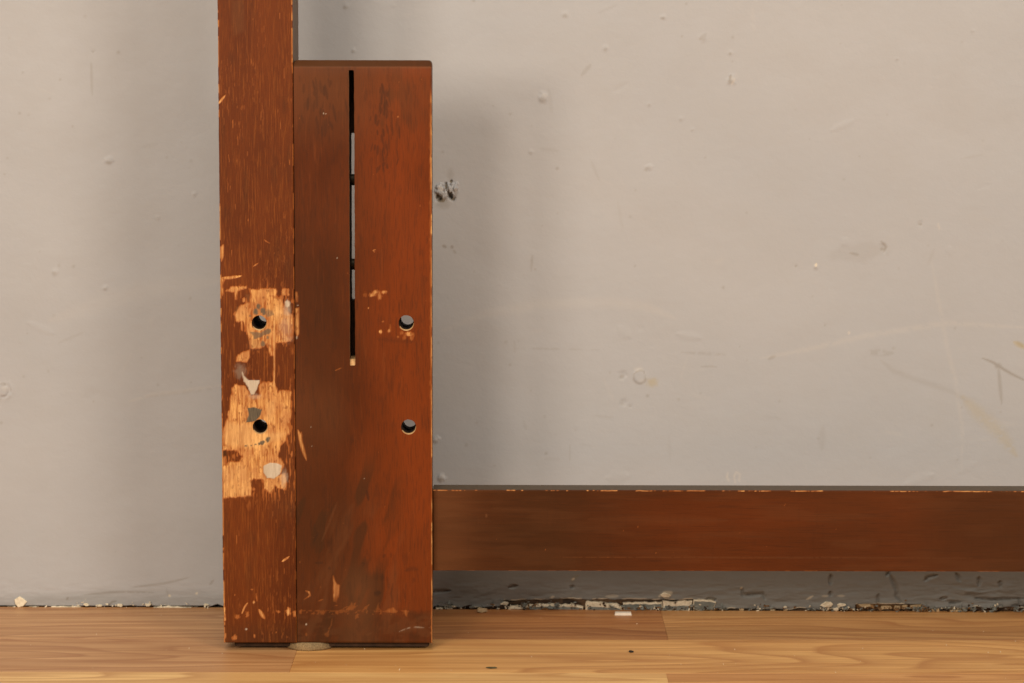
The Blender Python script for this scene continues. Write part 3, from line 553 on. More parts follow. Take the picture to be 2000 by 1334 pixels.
def post_wear(c):
    for k in ALLCH: c.get(k)
    u, v = c.u, c.v; W_ = c.get('worn')
    A = [(590, 235), (920, 225), (940, 260), (920, 310), (1000, 370), (1030, 470), (1100, 545), (1150, 570), (1150, 860), (1100, 915), (920, 930), (905, 1100), (860, 1090), (800, 950), (740, 990), (690, 1008), (600, 1000), (570, 860), (530, 760), (520, 660), (410, 640), (388, 560), (470, 440), (580, 395), (605, 310)]
    c.poly('worn', [ZP3(*p) for p in A], .95, 1.1, 2.2, (2.2, 14), seed=1)
    c.poly('worn', [ZP3(*p) for p in [(280, 255), (340, 200), (540, 195), (545, 215), (430, 250), (400, 360), (385, 270)]], .95, 1, 1.8, (2, 12), seed=2)
    c.line('worn', [ZP3(215, 85), ZP3(330, 82), ZP3(475, 60)], 2.6, .95, brk=.3, g=(4, 8)); c.poly('worn', [ZP3(*p) for p in [(212, 80), (262, 110), (235, 180), (240, 300), (228, 320), (212, 240)]], .9, .8, 1, (2, 9), seed=3)
    c.blob('worn', *ZP3(1050, 268), 8, 7, .8, .3, .4); c.blob('worn', *ZP3(505, 370), 2.6, 4.5, .8); c.poly('worn', [ZP3(*p) for p in [(470, 1060), (580, 1020), (586, 1130), (540, 1182), (410, 1170), (415, 1120)]], .85, 1, 1.4, (3, 9), seed=4)
    c.line('pale', [ZP3(905, 640), ZP3(903, 900), ZP3(905, 1330), (535.5, 755)], 1.0, .6, brk=.25, g=(8, 14), taper=False); c.line('worn', [ZP3(905, 640), (535.5, 755)], 1.4, .8, brk=.2, taper=False)
    c.blob('pale', *ZP3(945, 540), 7, 13, .55, .6, .3); c.blob('pale', *ZP3(480, 560), 11, 12, .25, .6, .3)
    c.poly('red', [ZP3(*p) for p in [(820, 290), (1000, 370), (1000, 330), (900, 290)]], .7, 2, 2); c.poly('worn', [ZP3(*p) for p in [(830, 310), (900, 300), (990, 370), (900, 360)]], 0.55, 1, 2, (2, 8), 'sub', seed=9)
    c.poly('film_sheen', [ZP3(*p) for p in [(530, 300), (640, 310), (600, 400), (540, 400)]], .8, 2, 3)
    c.blob('fill', *ZP3(1080, 425), 5.6, 7.0, .95, .4, .4); c.blob('fill', *ZP3(1075, 510), 7, 11, .42, .6, .3); c.blob('fill', *ZP3(1060, 720), 11, 22, .22, .7, .5, g=4); c.blob('fill', *ZP3(1090, 880), 8, 5, .2, .7, .4)
    for (x, y, rx, ry, a) in ((695, 455, 4, 5, .9), (665, 525, 5, 6, .95), (755, 510, 4.5, 5.5, .9), (775, 540, 4, 4, .9), (835, 545, 8, 7, .6), (590, 580, 3, 2, .6), (755, 940, 4, 5.5, .8), (820, 860, 2.4, 3, .7), (820, 780, 6, 4.5, .8)):
        c.blob('glue', *ZP3(x, y), rx, ry, a, .3, .45, seed=int(x))
    c.poly('glue', [ZP3(*p) for p in [(585, 785), (650, 790), (720, 800), (800, 765), (860, 775), (830, 820), (780, 830), (700, 870), (640, 885), (620, 830)]], .72, 1, 1.6, (3, 5), seed=5)
    c.blob('glue', *ZP3(650, 950), 10, 9, .25, .7, .5)
    c.poly('worn', [ZP3(*p) for p in [(590, 235), (1110, 915), (1140, 850), (1150, 570), (1020, 500), (990, 560), (980, 700), (960, 900)]], 0.28, 2, 3, (2, 20), 'sub', seed=12)
    Bp = [(270, 225), (340, 245), (370, 275), (400, 320), (480, 320), (470, 240), (520, 200), (600, 210), (622, 262), (628, 300), (655, 278), (752, 285), (755, 300), (742, 340), (752, 520), (722, 580), (728, 640), (700, 720), (652, 765), (640, 850), (690, 920), (668, 965), (635, 1020), (695, 1005), (708, 1080), (702, 1145), (650, 1130), (612, 1105), (572, 1178), (520, 1130), (490, 1050), (425, 1050), (412, 1110), (400, 1190), (280, 1205), (150, 1212), (148, 945), (225, 895), (300, 895), (328, 850), (265, 795), (148, 792), (148, 650), (200, 520), (215, 450), (235, 260)]
    c.poly('worn', [ZP4(*p) for p in Bp], .97, 1.1, 2.0, (2.2, 12), seed=6)
    c.poly('worn', [ZP4(*p) for p in [(395, 1060), (430, 1045), (510, 1050), (510, 1120), (440, 1150), (400, 1110)]], 1.0, 1, 1.5, (3, 5), 'sub', seed=7)
    c.poly('pale', [ZP4(*p) for p in [(200, 560), (420, 570), (450, 650), (700, 650), (640, 700), (440, 770), (200, 760), (160, 680)]], .55, 6, 4, (4, 14), seed=8)
    c.poly('pale', [ZP4(*p) for p in [(160, 960), (330, 920), (400, 1000), (380, 1190), (160, 1200)]], .32, 6, 4, (4, 14), seed=8)
    c.poly('pale', [ZP4(*p) for p in [(540, 380), (600, 360), (600, 560), (540, 560)]], .4, 4, 3, (3, 14), seed=11)
    for q in ([(230, 260), (340, 250), (340, 420), (220, 430)], [(480, 220), (610, 220), (610, 360), (520, 380)], [(500, 790), (650, 860), (640, 900), (480, 880)]): c.poly('film_sheen', [ZP4(*p) for p in q], .25, 5, 4, (5, 12))
    c.poly('fill', [ZP4(*p) for p in [(318, 100), (340, 150), (380, 190), (478, 190), (455, 260), (430, 310), (400, 315), (375, 245), (340, 200)]], .95, .8, 1.0, (3, 4), seed=13)
    c.blob('fill', *ZP4(310, 110), 10, 12, .22, .7, .5, g=3); c.blob('fill', *ZP4(430, 330), 11, 5, .3, .7, .5)
    c.poly('glue', [ZP4(*p) for p in [(372, 430), (430, 425), (497, 446), (478, 500), (440, 545), (358, 558), (382, 490)]], 1, .7, .5, (3, 3), seed=14)
    for (x, y, rx, ry) in ((548, 705, 4.2, 5.2), (492, 736, 5, 3.6), (510, 725, 3, 3), (355, 760, 2.6, 1.8), (402, 756, 1.6, 1.4), (440, 748, 1.8, 1.4), (472, 742, 2, 3)): c.blob('glue', *ZP4(x, y), rx, ry, .95, .3, .4, seed=int(x))
    c.poly('fill', [ZP4(*p) for p in [(510, 935), (570, 905), (640, 915), (668, 935), (650, 1010), (600, 1045), (540, 1035), (512, 990)]], .97, .8, .9, (3, 4), seed=15)
    c.blob('fill', *ZP4(688, 1040), 6, 14, .45, .6, .4, g=3); c.line('glue', [ZP4(560, 940), ZP4(600, 945)], 1.4, .5); c.line('glue', [ZP4(610, 965), ZP4(625, 960)], 1.2, .5)
    c.poly('grime', [ZP4(*p) for p in [(155, 795), (185, 800), (200, 860), (180, 910), (155, 910)]], .8, 2, 1.5); c.blob('worn', *ZP4(755, 830), 1.8, 7, .6); c.blob('worn', *ZP4(425, 1135), 3, 3, .5)
    c.blob('worn', *ZP4(205, 480), 1.8, 5, .7)
    zone = np.exp(-((v - 625) / 75) ** 4) * ss(445, 470, u) + np.exp(-((v - 860) / 125) ** 4)
    W_[:] = np.maximum(W_, zone * ss(.50, .66, fbm(u / 2.6, v / 22, 141, 3)) * ss(.42, .58, fbm(u / 26, v / 30, 142, 2)) * .46)
    W_[:] = W_ * (1 - .55 * ss(.55, .68, fbm(u / 2.4, v / 20, 143, 3)) * ss(.46, .6, fbm(u / 22, v / 26, 144, 2)))
    # lower chips
    for (x, y, rx, ry, a) in ((360, 740, 2.6, 3.4, .9), (313, 828, 3.2, 5.4, .85), (240, 845, 4.5, 4.5, .6), (540, 808, 4.5, 3, .7), (615, 808, 5, 8, .95), (661, 822, 3.4, 6, .9), (220, 1000, 5, 5.5, .8), (365, 990, 1.6, 4, .8), (345, 645, 3, 1.4, .7), (220, 685, 1.2, 2, .9), (525, 960, 1, 2, .6)):
        c.blob('worn', *ZP6(x, y), rx * .85, ry * .85, a * .7, .6, .7, seed=int(x + y), g=1.8)
    c.blob('fill', *ZP6(305, 938), 1.8, 2, .8); c.line('worn', [ZP6(272, 825), ZP6(292, 775), ZP6(316, 742)], 1.6, .7); c.line('worn', [ZP6(398, 790), ZP6(420, 830), ZP6(440, 860)], 3, .8); c.line('worn', [ZP6(568, 440), ZP6(620, 404)], 1.8, .95)
    c.blob('pale', *ZP6(360, 740), 1.6, 2.2, .6); c.blob('pale', *ZP6(615, 812), 2.4, 4, .4); c.line('worn', [ZP6(375, 670), ZP6(385, 735)], 1.2, .4)
    c.line('worn', [(425, 204), (440, 186)], 1.9, .95); c.line('pale', [(425, 203), (432, 196)], 1.4, .7); c.poly('worn', [(430, 482), (436, 478), (437, 500), (432, 510)], .95, .8, .8)
    c.poly('worn', [(423, 36), (427, 40), (427, 52), (423, 52)], .95, .8, .5); c.line('worn', [(495, 520), (504, 514)], 1.2, .6); c.line('worn', [(515, 468), (526, 475)], 1.0, .4)
    # arris wear, left and right
    eL = 424 + (v / 1254) * 13; eR = 571 + (v / 1254) * 9.5
    wl = ss(.47, .6, fbm(u * 0 + 2, v / 16, 61, 3)); W_[:] = np.maximum(W_, (1 - ss(.6, 2.4, np.abs(u - eL - .5))) * wl * .85)
    wl2 = ss(.40, .55, fbm(u * 0 + 2, v / 10, 62, 3)) * ss(1160, 1190, v); W_[:] = np.maximum(W_, (1 - ss(2, 5.5, u - eL + 3 * (fbm(u / 3, v / 7, 63, 2) - .5))) * wl2)
    wl3 = ss(.36, .5, fbm(u * 0 + 5, v / 12, 64, 3)) * (1 - ss(100, 150, v)); W_[:] = np.maximum(W_, (1 - ss(.6, 2.4, np.abs(u - eR + .5))) * wl3 * .9)
    W_[:] = np.maximum(W_, (1 - ss(.4, 2.2, np.abs(u - eR + .5))) * .35 * ss(.5, .6, fbm(u * 0 + 5, v / 22, 65, 3)))
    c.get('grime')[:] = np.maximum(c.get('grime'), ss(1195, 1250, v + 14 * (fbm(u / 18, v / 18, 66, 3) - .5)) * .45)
    # long fibres where the finish has worn thin
    fbs = ss(.58, .74, fbm(u / 1.8, v / 15, 71, 3)) * ss(.40, .62, fbm(u / 45, v / 150, 72, 2)); W_[:] = np.maximum(W_, fbs * .15)
    rs = np.random.RandomState(5)
    for k in range(60): c.line('worn', [(q := rs.uniform(430, 575), w := rs.uniform(0, 1200)), (q + rs.uniform(-1, 1.5), w + rs.uniform(6, 22))], rs.uniform(.6, .9), rs.uniform(.12, .34))
    for k in range(26): c.blob('grime', rs.uniform(430, 575), rs.uniform(0, 1240), rs.uniform(3, 9), rs.uniform(10, 40), rs.uniform(.1, .3), .8, .4)
    c.poly('film_sheen', [(520, 850), (576, 840), (578, 1000), (530, 1010)], .2, 12, 8); c.poly('film_sheen', [(450, 0), (475, 0), (478, 60), (455, 70)], .5, 6, 5)

ch1 = circ(506.2, 630.8, 14.8); ch2 = circ(508.2, 833.6, 14.8)
zs = np.concatenate([lines(ZB, 0.66, 0.00078, edge=0.0015), [0.7, 0.8, 1.0, 1.25]]); xs = lines(px0, px1, 0.00078, edge=0.0015)
def post_relief(c, X, Z): return c.ch['worn'] * 0.00022 - c.ch['fill'] * 0.0005 - np.maximum(c.ch['glue'] - .5, 0) * 0.0003
def post_pert(X, Z):
    eL = np.exp(-(X - px0) / 0.0012); eR = np.exp(-(px1 - X) / 0.0012); lo = np.exp(-(Z - ZB) / 0.03)
    n = fbm(X * 0, Z / 0.006, 77, 3); n2 = fbm(X * 0, Z / 0.05, 78, 2)
    return eL * (0.00035 * n + 0.0004 * (n2 - .5) + 0.0009 * n * lo) - eR * 0.0002 * n
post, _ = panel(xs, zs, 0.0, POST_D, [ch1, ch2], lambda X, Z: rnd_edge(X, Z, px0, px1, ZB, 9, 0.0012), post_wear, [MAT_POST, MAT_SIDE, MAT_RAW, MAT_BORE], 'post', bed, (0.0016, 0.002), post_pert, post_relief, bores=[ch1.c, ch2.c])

bx0 = px1 + GAP; bx1 = P2W(844, 700, 0.0)[0]; bz1 = P2W(700, 118, 0.004)[1]; BY = 0.0022; BT = 0.027; BT2 = 0.0165
def board_wear(c):
    for k in ALLCH: c.get(k)
    u, v = c.u, c.v; R = c.get('red'); G = c.get('grime'); Fm = c.get('film_sheen'); P_ = c.get('pore'); W_ = c.get('worn')
    big = fbm(u / 70, v / 210, 81, 3)
    R[:] = np.clip(ss(660, 790, u + 60 * (big - .5)) * (0.65 + .8 * (fbm(u / 40, v / 120, 82, 3) - .5)) + .15, 0, .95) * (1 - .35 * ss(1020, 1200, v))
    G[:] = np.maximum(G, (1 - ss(600, 720, u + 70 * (big - .5))) * ss(280, 560, v) * (.38 + .5 * (fbm(u / 55, v / 160, 83, 3) - .4)))
    G[:] = np.maximum(G, ss(880, 1010, v) * (1 - ss(690, 790, u + 70 * (big - .5))) * .50)
    dg = fbm((u + v * .35) / 26, (v - u * .4) / 110, 97, 3); G[:] = np.maximum(G, ss(860, 960, v) * (1 - ss(740, 800, u)) * ss(.46, .66, dg) * .85); Fm[:] = np.maximum(Fm, ss(960, 1040, v) * ss(.52, .70, 1 - dg) * .35 * (1 - ss(760, 820, u)))
    G[:] = np.maximum(G, ss(.55, .72, fbm(u / 30, v / 75, 98, 3)) * np.exp(-((u - 755) / 55) ** 2 - ((v - 240) / 120) ** 2) * .6)
    G[:] = np.maximum(G, ss(1188, 1204, v + 10 * (fbm(u / 20, v / 6, 84, 2) - .5)) * (.62 + .5 * (fbm(u / 22, v / 14, 96, 3) - .4))); Fm[:] = np.maximum(Fm, ss(1192, 1206, v) * ss(.50, .68, fbm(u / 26, v / 12, 85, 3)) * .30)
    Fm[:] = np.maximum(Fm, (1 - ss(140, 330, v)) * .55 * (1 - .5 * ss(700, 820, u)) * (.6 + .8 * fbm(u / 60, v / 90, 86, 3)))
    Fm[:] = np.maximum(Fm, ss(1080, 1150, v) * (1 - ss(700, 760, u)) * .55 * ss(640, 700, u)); Fm[:] = np.maximum(Fm, (np.exp(-((v - 800 - .2 * (u - 600)) / 60) ** 2)) * (1 - ss(640, 700, u)) * .25)
    pz = ss(.60, .74, fbm(u / 4.5, v / 26, 87, 3))
    P_[:] = np.maximum(P_, pz * .55 * np.exp(-((u - 628) / 24) ** 2 - ((v - 205) / 70) ** 2)); P_[:] = np.maximum(P_, pz * .8 * np.exp(-((u - 752) / 20) ** 2 - ((v - 235) / 85) ** 2)); P_[:] = np.maximum(P_, pz * .25)
    rs = np.random.RandomState(15)
    for k in range(34):
        q, w = rs.normal(748, 13), rs.uniform(160, 330); c.line('pore', [(q, w), (q + rs.uniform(-5, 5), w + rs.uniform(8, 30))], rs.uniform(1.2, 2.6), rs.uniform(.5, .85), soft=.9)
    for k in range(26):
        q, w = rs.normal(630, 17), rs.uniform(150, 250); c.line('pore', [(q, w), (q + rs.uniform(-3, 6), w + rs.uniform(10, 35))], rs.uniform(1.5, 3), rs.uniform(.35, .65), soft=.9)
    # worn right arris and edges
    eR = 843 + v / 1254 * 2.5; wv = ss(.30, .52, fbm(u * 0 + 5, v / 26, 88, 3))
    W_[:] = np.maximum(W_, (1 - ss(1.2, 4.0, eR - u)) * (.35 + .55 * wv) * ss(165, 200, v)); W_[:] = np.maximum(W_, (1 - ss(2, 7, eR - u + 4 * (fbm(u / 2.5, v / 9, 89, 2) - .5))) * .35 * ss(150, 250, v) * (1 - ss(760, 860, v)))
    W_[:] = np.maximum(W_, (1 - ss(1, 5, eR - u + 3 * (fbm(u / 2, v / 4, 90, 2) - .5))) * ss(1185, 1200, v) * .8)
    # marks
    c.poly('worn', [ZP3(*p) for p in [(1178, 480), (1228, 470), (1226, 820), (1196, 860), (1180, 800)]], .62, .8, .7, seed=1); c.poly('worn', [ZP3(*p) for p in [(1165, 260), (1200, 270), (1218, 330), (1212, 400), (1190, 400), (1175, 350)]], .35, 1, 1)
    c.line('fill', [ZP3(1200, 840), ZP3(1195, 880)], 1.4, .5); c.blob('fill', *ZP3(1212, 442), 1.8, 1, .5)
    def Z5(x, y): return (640 + x / 7.41, 540 + y / 7.41)
    for (x, y, rx, ry, a) in ((650, 265, 7, 3.6, .75), (700, 225, 8, 4, .7), (750, 285, 3.6, 6, .7), (815, 228, 6, 3, .7), (540, 260, 4, 5, .25), (800, 655, 2, 2, .7), (767, 795, 3, 4, .9), (890, 785, 2.6, 3.4, .75), (905, 735, 2, 6, .3), (1185, 830, 7, 4, .85), (1235, 845, 3, 5, .4), (1075, 815, 4, 4, .4), (1110, 880, 4, 6, .3), (1215, 890, 3.4, 5, .5), (590, 455, 1.4, 2, .6), (1015, 875, 2, 2, .5)):
        c.blob('worn', *Z5(x, y), rx, ry, a, .5, .5, seed=int(x), g=2.4)
    c.line('pale', [Z5(745, 790), Z5(770, 800)], 1.2, .6); c.line('pore', [Z5(720, 900), Z5(1250, 945)], 5, .3, brk=.3, soft=.9)
    c.line('worn', [ZP4(808, 620), ZP4(826, 670), ZP4(838, 740), ZP4(862, 820), ZP4(884, 885)], 3.4, .62, seed=3); c.line('worn', [ZP4(840, 640), ZP4(842, 700)], 1.2, .5)
    for p in (ZP4(920, 602), ZP4(926, 768), (711, 936), (658, 505)): c.line('fill', [p, (p[0] + 1.4, p[1] - 2.6)], .8, .55)
    c.line('fill', [(631, 221), (633, 222)], 1.4, .8); c.line('fill', [(636, 221), (637, 223)], 1.2, .8)
    c.line('worn', [(732, 493), (729, 489), (734, 487)], 1.1, .7); c.blob('worn', 777, 228, 1.6, 2, .6); c.blob('grime', 665, 722, 6, 4, .3); c.line('worn', [(654, 724), (668, 718)], 1.2, .35)
    c.line('pore', [(716, 957), (720, 978)], 2.4, .7); c.line('pore', [(748, 950), (756, 968)], 3, .25)
    # foot of the board
    for p in ([(945, 545), (965, 600), (995, 615), (985, 690), (970, 742), (945, 735)],): c.poly('worn', [ZP6(*q) for q in p], .5, 1, 1.2, (2, 10), seed=5)
    c.line('worn', [ZP6(700, 800), ZP6(1000, 806), ZP6(1500, 806)], 1.8, .42, brk=.5, g=(6, 3), taper=False); c.line('worn', [ZP6(760, 812), ZP6(1450, 815)], 5, .5, brk=.6, g=(4, 4), taper=False)
    for (pts, a) in (([(830, 815), (860, 795), (900, 800), (870, 835)], .45), ([(1030, 800), (1065, 765), (1080, 730), (1090, 760), (1110, 735), (1108, 765), (1128, 760), (1090, 800)], .6), ([(1155, 800), (1190, 760), (1212, 755), (1190, 795)], .5), ([(1255, 800), (1275, 740), (1285, 735), (1282, 780), (1300, 800)], .45),
                     ([(1325, 812), (1345, 790), (1385, 778), (1415, 802), (1420, 812), (1380, 820)], .7), ([(1460, 800), (1495, 800), (1490, 850), (1470, 830)], .85), ([(1105, 830), (1130, 820), (1132, 850), (1108, 862)], .55), ([(695, 800), (712, 795), (716, 822), (698, 825)], .8), ([(970, 800), (1010, 790), (1060, 800), (1010, 815)], .5)):
        c.poly('worn', [ZP6(*q) for q in pts], a, .9, 1.4, (2, 3), seed=int(pts[0][0]))
    c.line('worn', [ZP6(738, 655), ZP6(768, 665), ZP6(775, 690), ZP6(730, 720)], 1.7, .55); c.line('worn', [ZP6(835, 732), ZP6(872, 716)], 1.6, .5); c.line('worn', [ZP6(955, 765), ZP6(980, 762)], 1.2, .5); c.line('worn', [ZP6(1050, 770), ZP6(1010, 790)], 1.4, .4)
    c.line('worn', [ZP6(938, 850), ZP6(930, 910), ZP6(915, 935), ZP6(900, 990)], 2.2, .38, brk=.2); c.blob('worn', *ZP6(900, 980), 5, 5, .4, .6, .5); c.line('worn', [ZP6(745, 965), ZP6(750, 990)], 2, .5); c.blob('fill', *ZP6(746, 902), 1, 2, .8)
    c.line('fill', [ZP6(1430, 955), ZP6(1480, 935), ZP6(1530, 920), ZP6(1590, 925), ZP6(1655, 925)], 1.2, .28, brk=.4); c.line('film_sheen', [ZP6(1430, 960), ZP6(1530, 925), ZP6(1620, 935)], 6, .5, soft=1); c.line('film_sheen', [ZP6(1180, 985), ZP6(1230, 965)], 3, .6); c.blob('film_sheen', *ZP6(1120, 1020), 22, 3, .6, .8)
    for (q, w, a) in (([(835, 225), (815, 265), (795, 310)], 2.2, .5), ([(810, 450), (870, 450)], 2.4, .55), ([(1310, 410), (1330, 385)], 3, .5), ([(1370, 375), (1372, 410)], 1.8, .4), ([(1270, 520), (1258, 580)], 3, .35), ([(1305, 530), (1310, 580)], 3, .5), ([(1340, 550), (1345, 590)], 2.4, .4), ([(1385, 600), (1372, 680), (1385, 745)], 2, .45),
                      ([(1470, 510), (1530, 490), (1570, 500)], 4, .4), ([(915, 480), (920, 500)], 2.4, .5), ([(1460, 640), (1480, 740)], 1.8, .35), ([(1540, 560), (1545, 590)], 2, .35)): c.line('pore', [ZP6(*p) for p in q], w, a, soft=.9)
    c.blob('pore', *ZP6(920, 300), 6, 8, .4, .7, .5); c.blob('pore', *ZP6(1270, 675), 6, 5, .7, .6, .5); c.line('pore', [ZP6(1155, 450), ZP6(1175, 452), ZP6(1165, 478)], 1.4, .5)
    c.line('film_sheen', [ZP6(975, 0), ZP6(930, 120), ZP6(860, 290)], 2.4, .35, brk=.2); c.line('film_sheen', [ZP6(1090, 20), ZP6(1000, 220), ZP6(940, 420)], 9, .22, soft=1); c.line('film_sheen', [ZP6(1250, 500), ZP6(1170, 640)], 4, .25, soft=1)
    for k in range(22):
        q, w = rs.uniform(585, 840), rs.uniform(150, 1240); c.line('worn', [(q, w), (q + rs.uniform(-2, 2), w + rs.uniform(2, 6))], rs.uniform(.5, .8), rs.uniform(.15, .4))
    for k in range(30):
        q, w = rs.uniform(640, 840), rs.uniform(150, 1240); c.line('pore', [(q, w), (q + rs.uniform(-2, 2), w + rs.uniform(8, 40))], rs.uniform(1, 2.6), rs.uniform(.1, .3), soft=1)
    tb = ss(131, 127, v) if False else (1 - ss(128, 132, v)); W_[:] = W_ * (1 - .55 * ss(1160, 1175, v) * (1 - ss(825, 835, u))); R[:] = R * (1 - .8 * tb); Fm[:] = np.maximum(Fm, tb * .3); G[:] = np.maximum(G, tb * .8); Fm[:] = np.maximum(Fm, (1 - ss(.6, 2.2, np.abs(v - 132))) * .9); P_[:] *= 1 - tb  # top chamfer toned darker, thin highlight along its lower edge painted in

def slot(vt, vb, ua, ub, y):
    xa = P2W(ua, vt, y)[0]; xb = P2W(ub, vb, y)[0]; xa2 = P2W(ua + 3.5, vb, y)[0]
    zt = P2W(ua, vt, y)[1]; zb = P2W(ua, vb, y)[1]; cx = (xa + xb) / 2 + 0.0003; hw = 0.0026; cz = (zt + zb) / 2; hh = (zt - zb) / 2
    def f(x, z, k=0.0009):
        qx = np.abs(x - cx) - hw + k; qz = np.abs(z - cz) - hh + k
        return (fbm(x / .002, z / .006, 33, 2) - .5) * .0005 + np.hypot(np.maximum(qx, 0), np.maximum(qz, 0)) + np.minimum(np.maximum(qx, qz), 0) - k
    return f, cx, zt, zb
sl, SCX, SZT, SZB = slot(137, 714, 679.5, 694, BY)
SLOT_LO = SZB
rh1 = circ(793.5, 631, 15.2, BY); rh2 = circ(798, 834, 14.8, BY)
def board_prof(X, Z):
    e = rnd_edge(X, Z, bx0 - .01, bx1, ZB, 9, 0.0012)
    t = bz1 - Z                                     # top: soft roll, then a chamfer
    roll = np.where(t < 0.0165, 0.0030 * (1 - np.sqrt(np.clip(1 - ((0.0165 - t) / 0.0185) ** 2, 0, 1))), 0)
    cham = np.where(t < 0.0062, (0.0062 - t) * 0.95, 0)
    return e + roll + cham + 0.0006 * (fbm(X / .05, Z / .15, 5, 2) - .5)
def board_pert(X, Z):
    d = X * 0
    for r, x0, sg in ((0.0042, bx1, -1), (0.0030, bx0, 1)):
        a = np.clip((Z - (bz1 - r)) / r, 0, 1); d = d + sg * r * (1 - np.sqrt(1 - a * a * .92)) * np.clip(1 - np.abs(X - x0) / .012, 0, 1)
    return d - np.exp(-(bx1 - X) / 0.0015) * .00028 * fbm(X * 0, Z / .012, 34, 3)
xs = lines(bx0, bx1, 0.00078, edge=0.0015); zs = lines(ZB - 0.0004, bz1, 0.00078, edge=0.0015)
side, _ = panel(xs, zs, BY, BT, [sl, rh1, rh2], board_prof, board_wear, [MAT_BLOCK, MAT_SIDE, MAT_RAW, MAT_BORE], 'side_board', bed, (0.0014, 0.0018), board_pert, lambda c, X, Z: c.ch['worn'] * 0.00015, bores=[rh1.c, rh2.c])
# inner layer of the board: its slot is shorter
sl2, c2, _, _ = slot(262, 592, 679.5, 694, BY)
def noch(c):
    for k in ALLCH: c.get(k)
def sl2s(x, z): return sl2(x, z)
SLOT_LO = None
rh1b = circ(793.5, 629.8, 13.2, BY); rh2b = circ(798, 832.8, 12.9, BY)
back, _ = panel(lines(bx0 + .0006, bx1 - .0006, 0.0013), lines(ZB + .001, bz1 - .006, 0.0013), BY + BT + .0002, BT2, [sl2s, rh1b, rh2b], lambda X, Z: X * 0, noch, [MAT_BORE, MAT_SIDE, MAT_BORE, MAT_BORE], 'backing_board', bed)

# bare wood showing at the lower end of the slot
bm = bmesh.new(); w_ = 0.0026; zt_ = SZB + 0.0058
pv = [(-w_, BY + .0012, SZB + .0001), (w_, BY + .0012, SZB + .0001), (w_, BY + .0035, zt_), (-w_, BY + .0035, zt_), (w_, BY + .024, zt_ + .001), (-w_, BY + .024, zt_ + .001), (w_, BY + .024, SZB + .0001), (-w_, BY + .024, SZB + .0001)]
pv = [bm.verts.new((SCX + p[0], p[1], p[2])) for p in pv]
for f in ((0, 1, 2, 3), (3, 2, 4, 5), (5, 4, 6, 7), (7, 6, 1, 0), (1, 6, 4, 2), (7, 0, 3, 5)): bm.faces.new([pv[i] for i in f])
bmesh.ops.recalc_face_normals(bm, faces=bm.faces); me = bpy.data.meshes.new('slot_plug'); bm.to_mesh(me); bm.free(); me.materials.append(MAT_RAW); tag(link('slot_plug', me, bed), 'pale bare wood plug at the lower end of the slot')
# long low rail
RY = 0.0105; RT = 0.030
rz1 = P2W(1400, 957.6, RY)[1]; rz0 = P2W(1400, 1115.5, RY)[1]; rx0 = bx1 + 0.0003
def rail_wear(c):
    for k in ALLCH: c.get(k)
    u, v = c.u, c.v; W_ = c.get('worn'); G = c.get('grime')
    top = 957 + (u - 850) * .0022; bot = 1115 + (u - 850) * .0018
    wt = ss(.46, .60, .6 * fbm(u / 34, u * 0 + 3, 101, 3) + .4 * fbm(u / 4, u * 0 + 3, 102, 2)); W_[:] = np.maximum(W_, (1 - ss(.4, 1.6, np.abs(v - top - .6 + 1.2 * (fbm(u / 9, u * 0, 107, 2) - .5)))) * wt * .75)
    wb = ss(.52, .60, fbm(u / 20, u * 0 + 9, 103, 3)); W_[:] = np.maximum(W_, (1 - ss(.5, 1.8, np.abs(v - bot + .4))) * wb * (.3 + .5 * fbm(u / 5, u * 0 + 1, 108, 2)))
    W_[:] = np.maximum(W_, (1 - ss(.6, 2.2, np.abs(v - bot + .4))) * .15)
    c.get('red')[:] = .36 * np.exp(-((u - 1420) / 260) ** 2) * (.6 + .8 * fbm(u / 160, v / 60, 104, 3)) + .25 * np.exp(-((u - 1750) / 120) ** 2)
    G[:] = np.clip(.55 * np.exp(-((u - 1050) / 140) ** 2) + .35 * ss(1560, 1700, u) * (1 - .4 * np.exp(-((u - 1750) / 60) ** 2)) + .2 * (fbm(u / 60, v / 50, 105, 3) - .5), 0, 1)
    c.get('film_sheen')[:] = np.clip(.45 * (1 - ss(870, 960, u)) + .15 * ss(.5, .7, fbm(u / 120, v / 18, 106, 3)), 0, 1)
    G[:] = np.maximum(G, (1 - ss(4, 20, v - top)) * .3)
    c.line('worn', [(1070, 1088), (1200, 1088), (1340, 1089)], .9, .12, brk=.3); c.line('film_sheen', [(1100, 1088), (1900, 1090)], 1.6, .4, brk=.3); c.line('film_sheen', [(960, 993), (1120, 1002)], 4, .2, soft=1); c.line('film_sheen', [(1150, 1014), (1420, 1016)], 8, .18, soft=1)
    rs = np.random.RandomState(25)
    for k in range(16):
        q, w = rs.uniform(870, 1990), rs.uniform(965, 1105); c.line('worn', [(q, w), (q + rs.uniform(-1, 3), w - rs.uniform(1, 5))], rs.uniform(.5, .8), rs.uniform(.15, .4))
    for k in range(120):                           # cross-wise chatter marks
        q = rs.uniform(860, 1995); w = rs.uniform(985, 1060); c.line('pore', [(q, w), (q, w + rs.uniform(15, 50))], rs.uniform(1, 2.4), rs.uniform(.03, .13), soft=1)
    c.blob('film_sheen', 950, 1007, 2, 4, .8)
    c.poly('film_sheen', [(848, 1000), (856, 1000), (856, 1060), (848, 1060)], .4, 2, 2)
xs = np.concatenate([lines(rx0, 0.56, 0.00095, edge=0.0012), [0.62, 0.8, 1.3, 1.9]]); zs = lines(rz0, rz1, 0.0008, edge=0.0012)
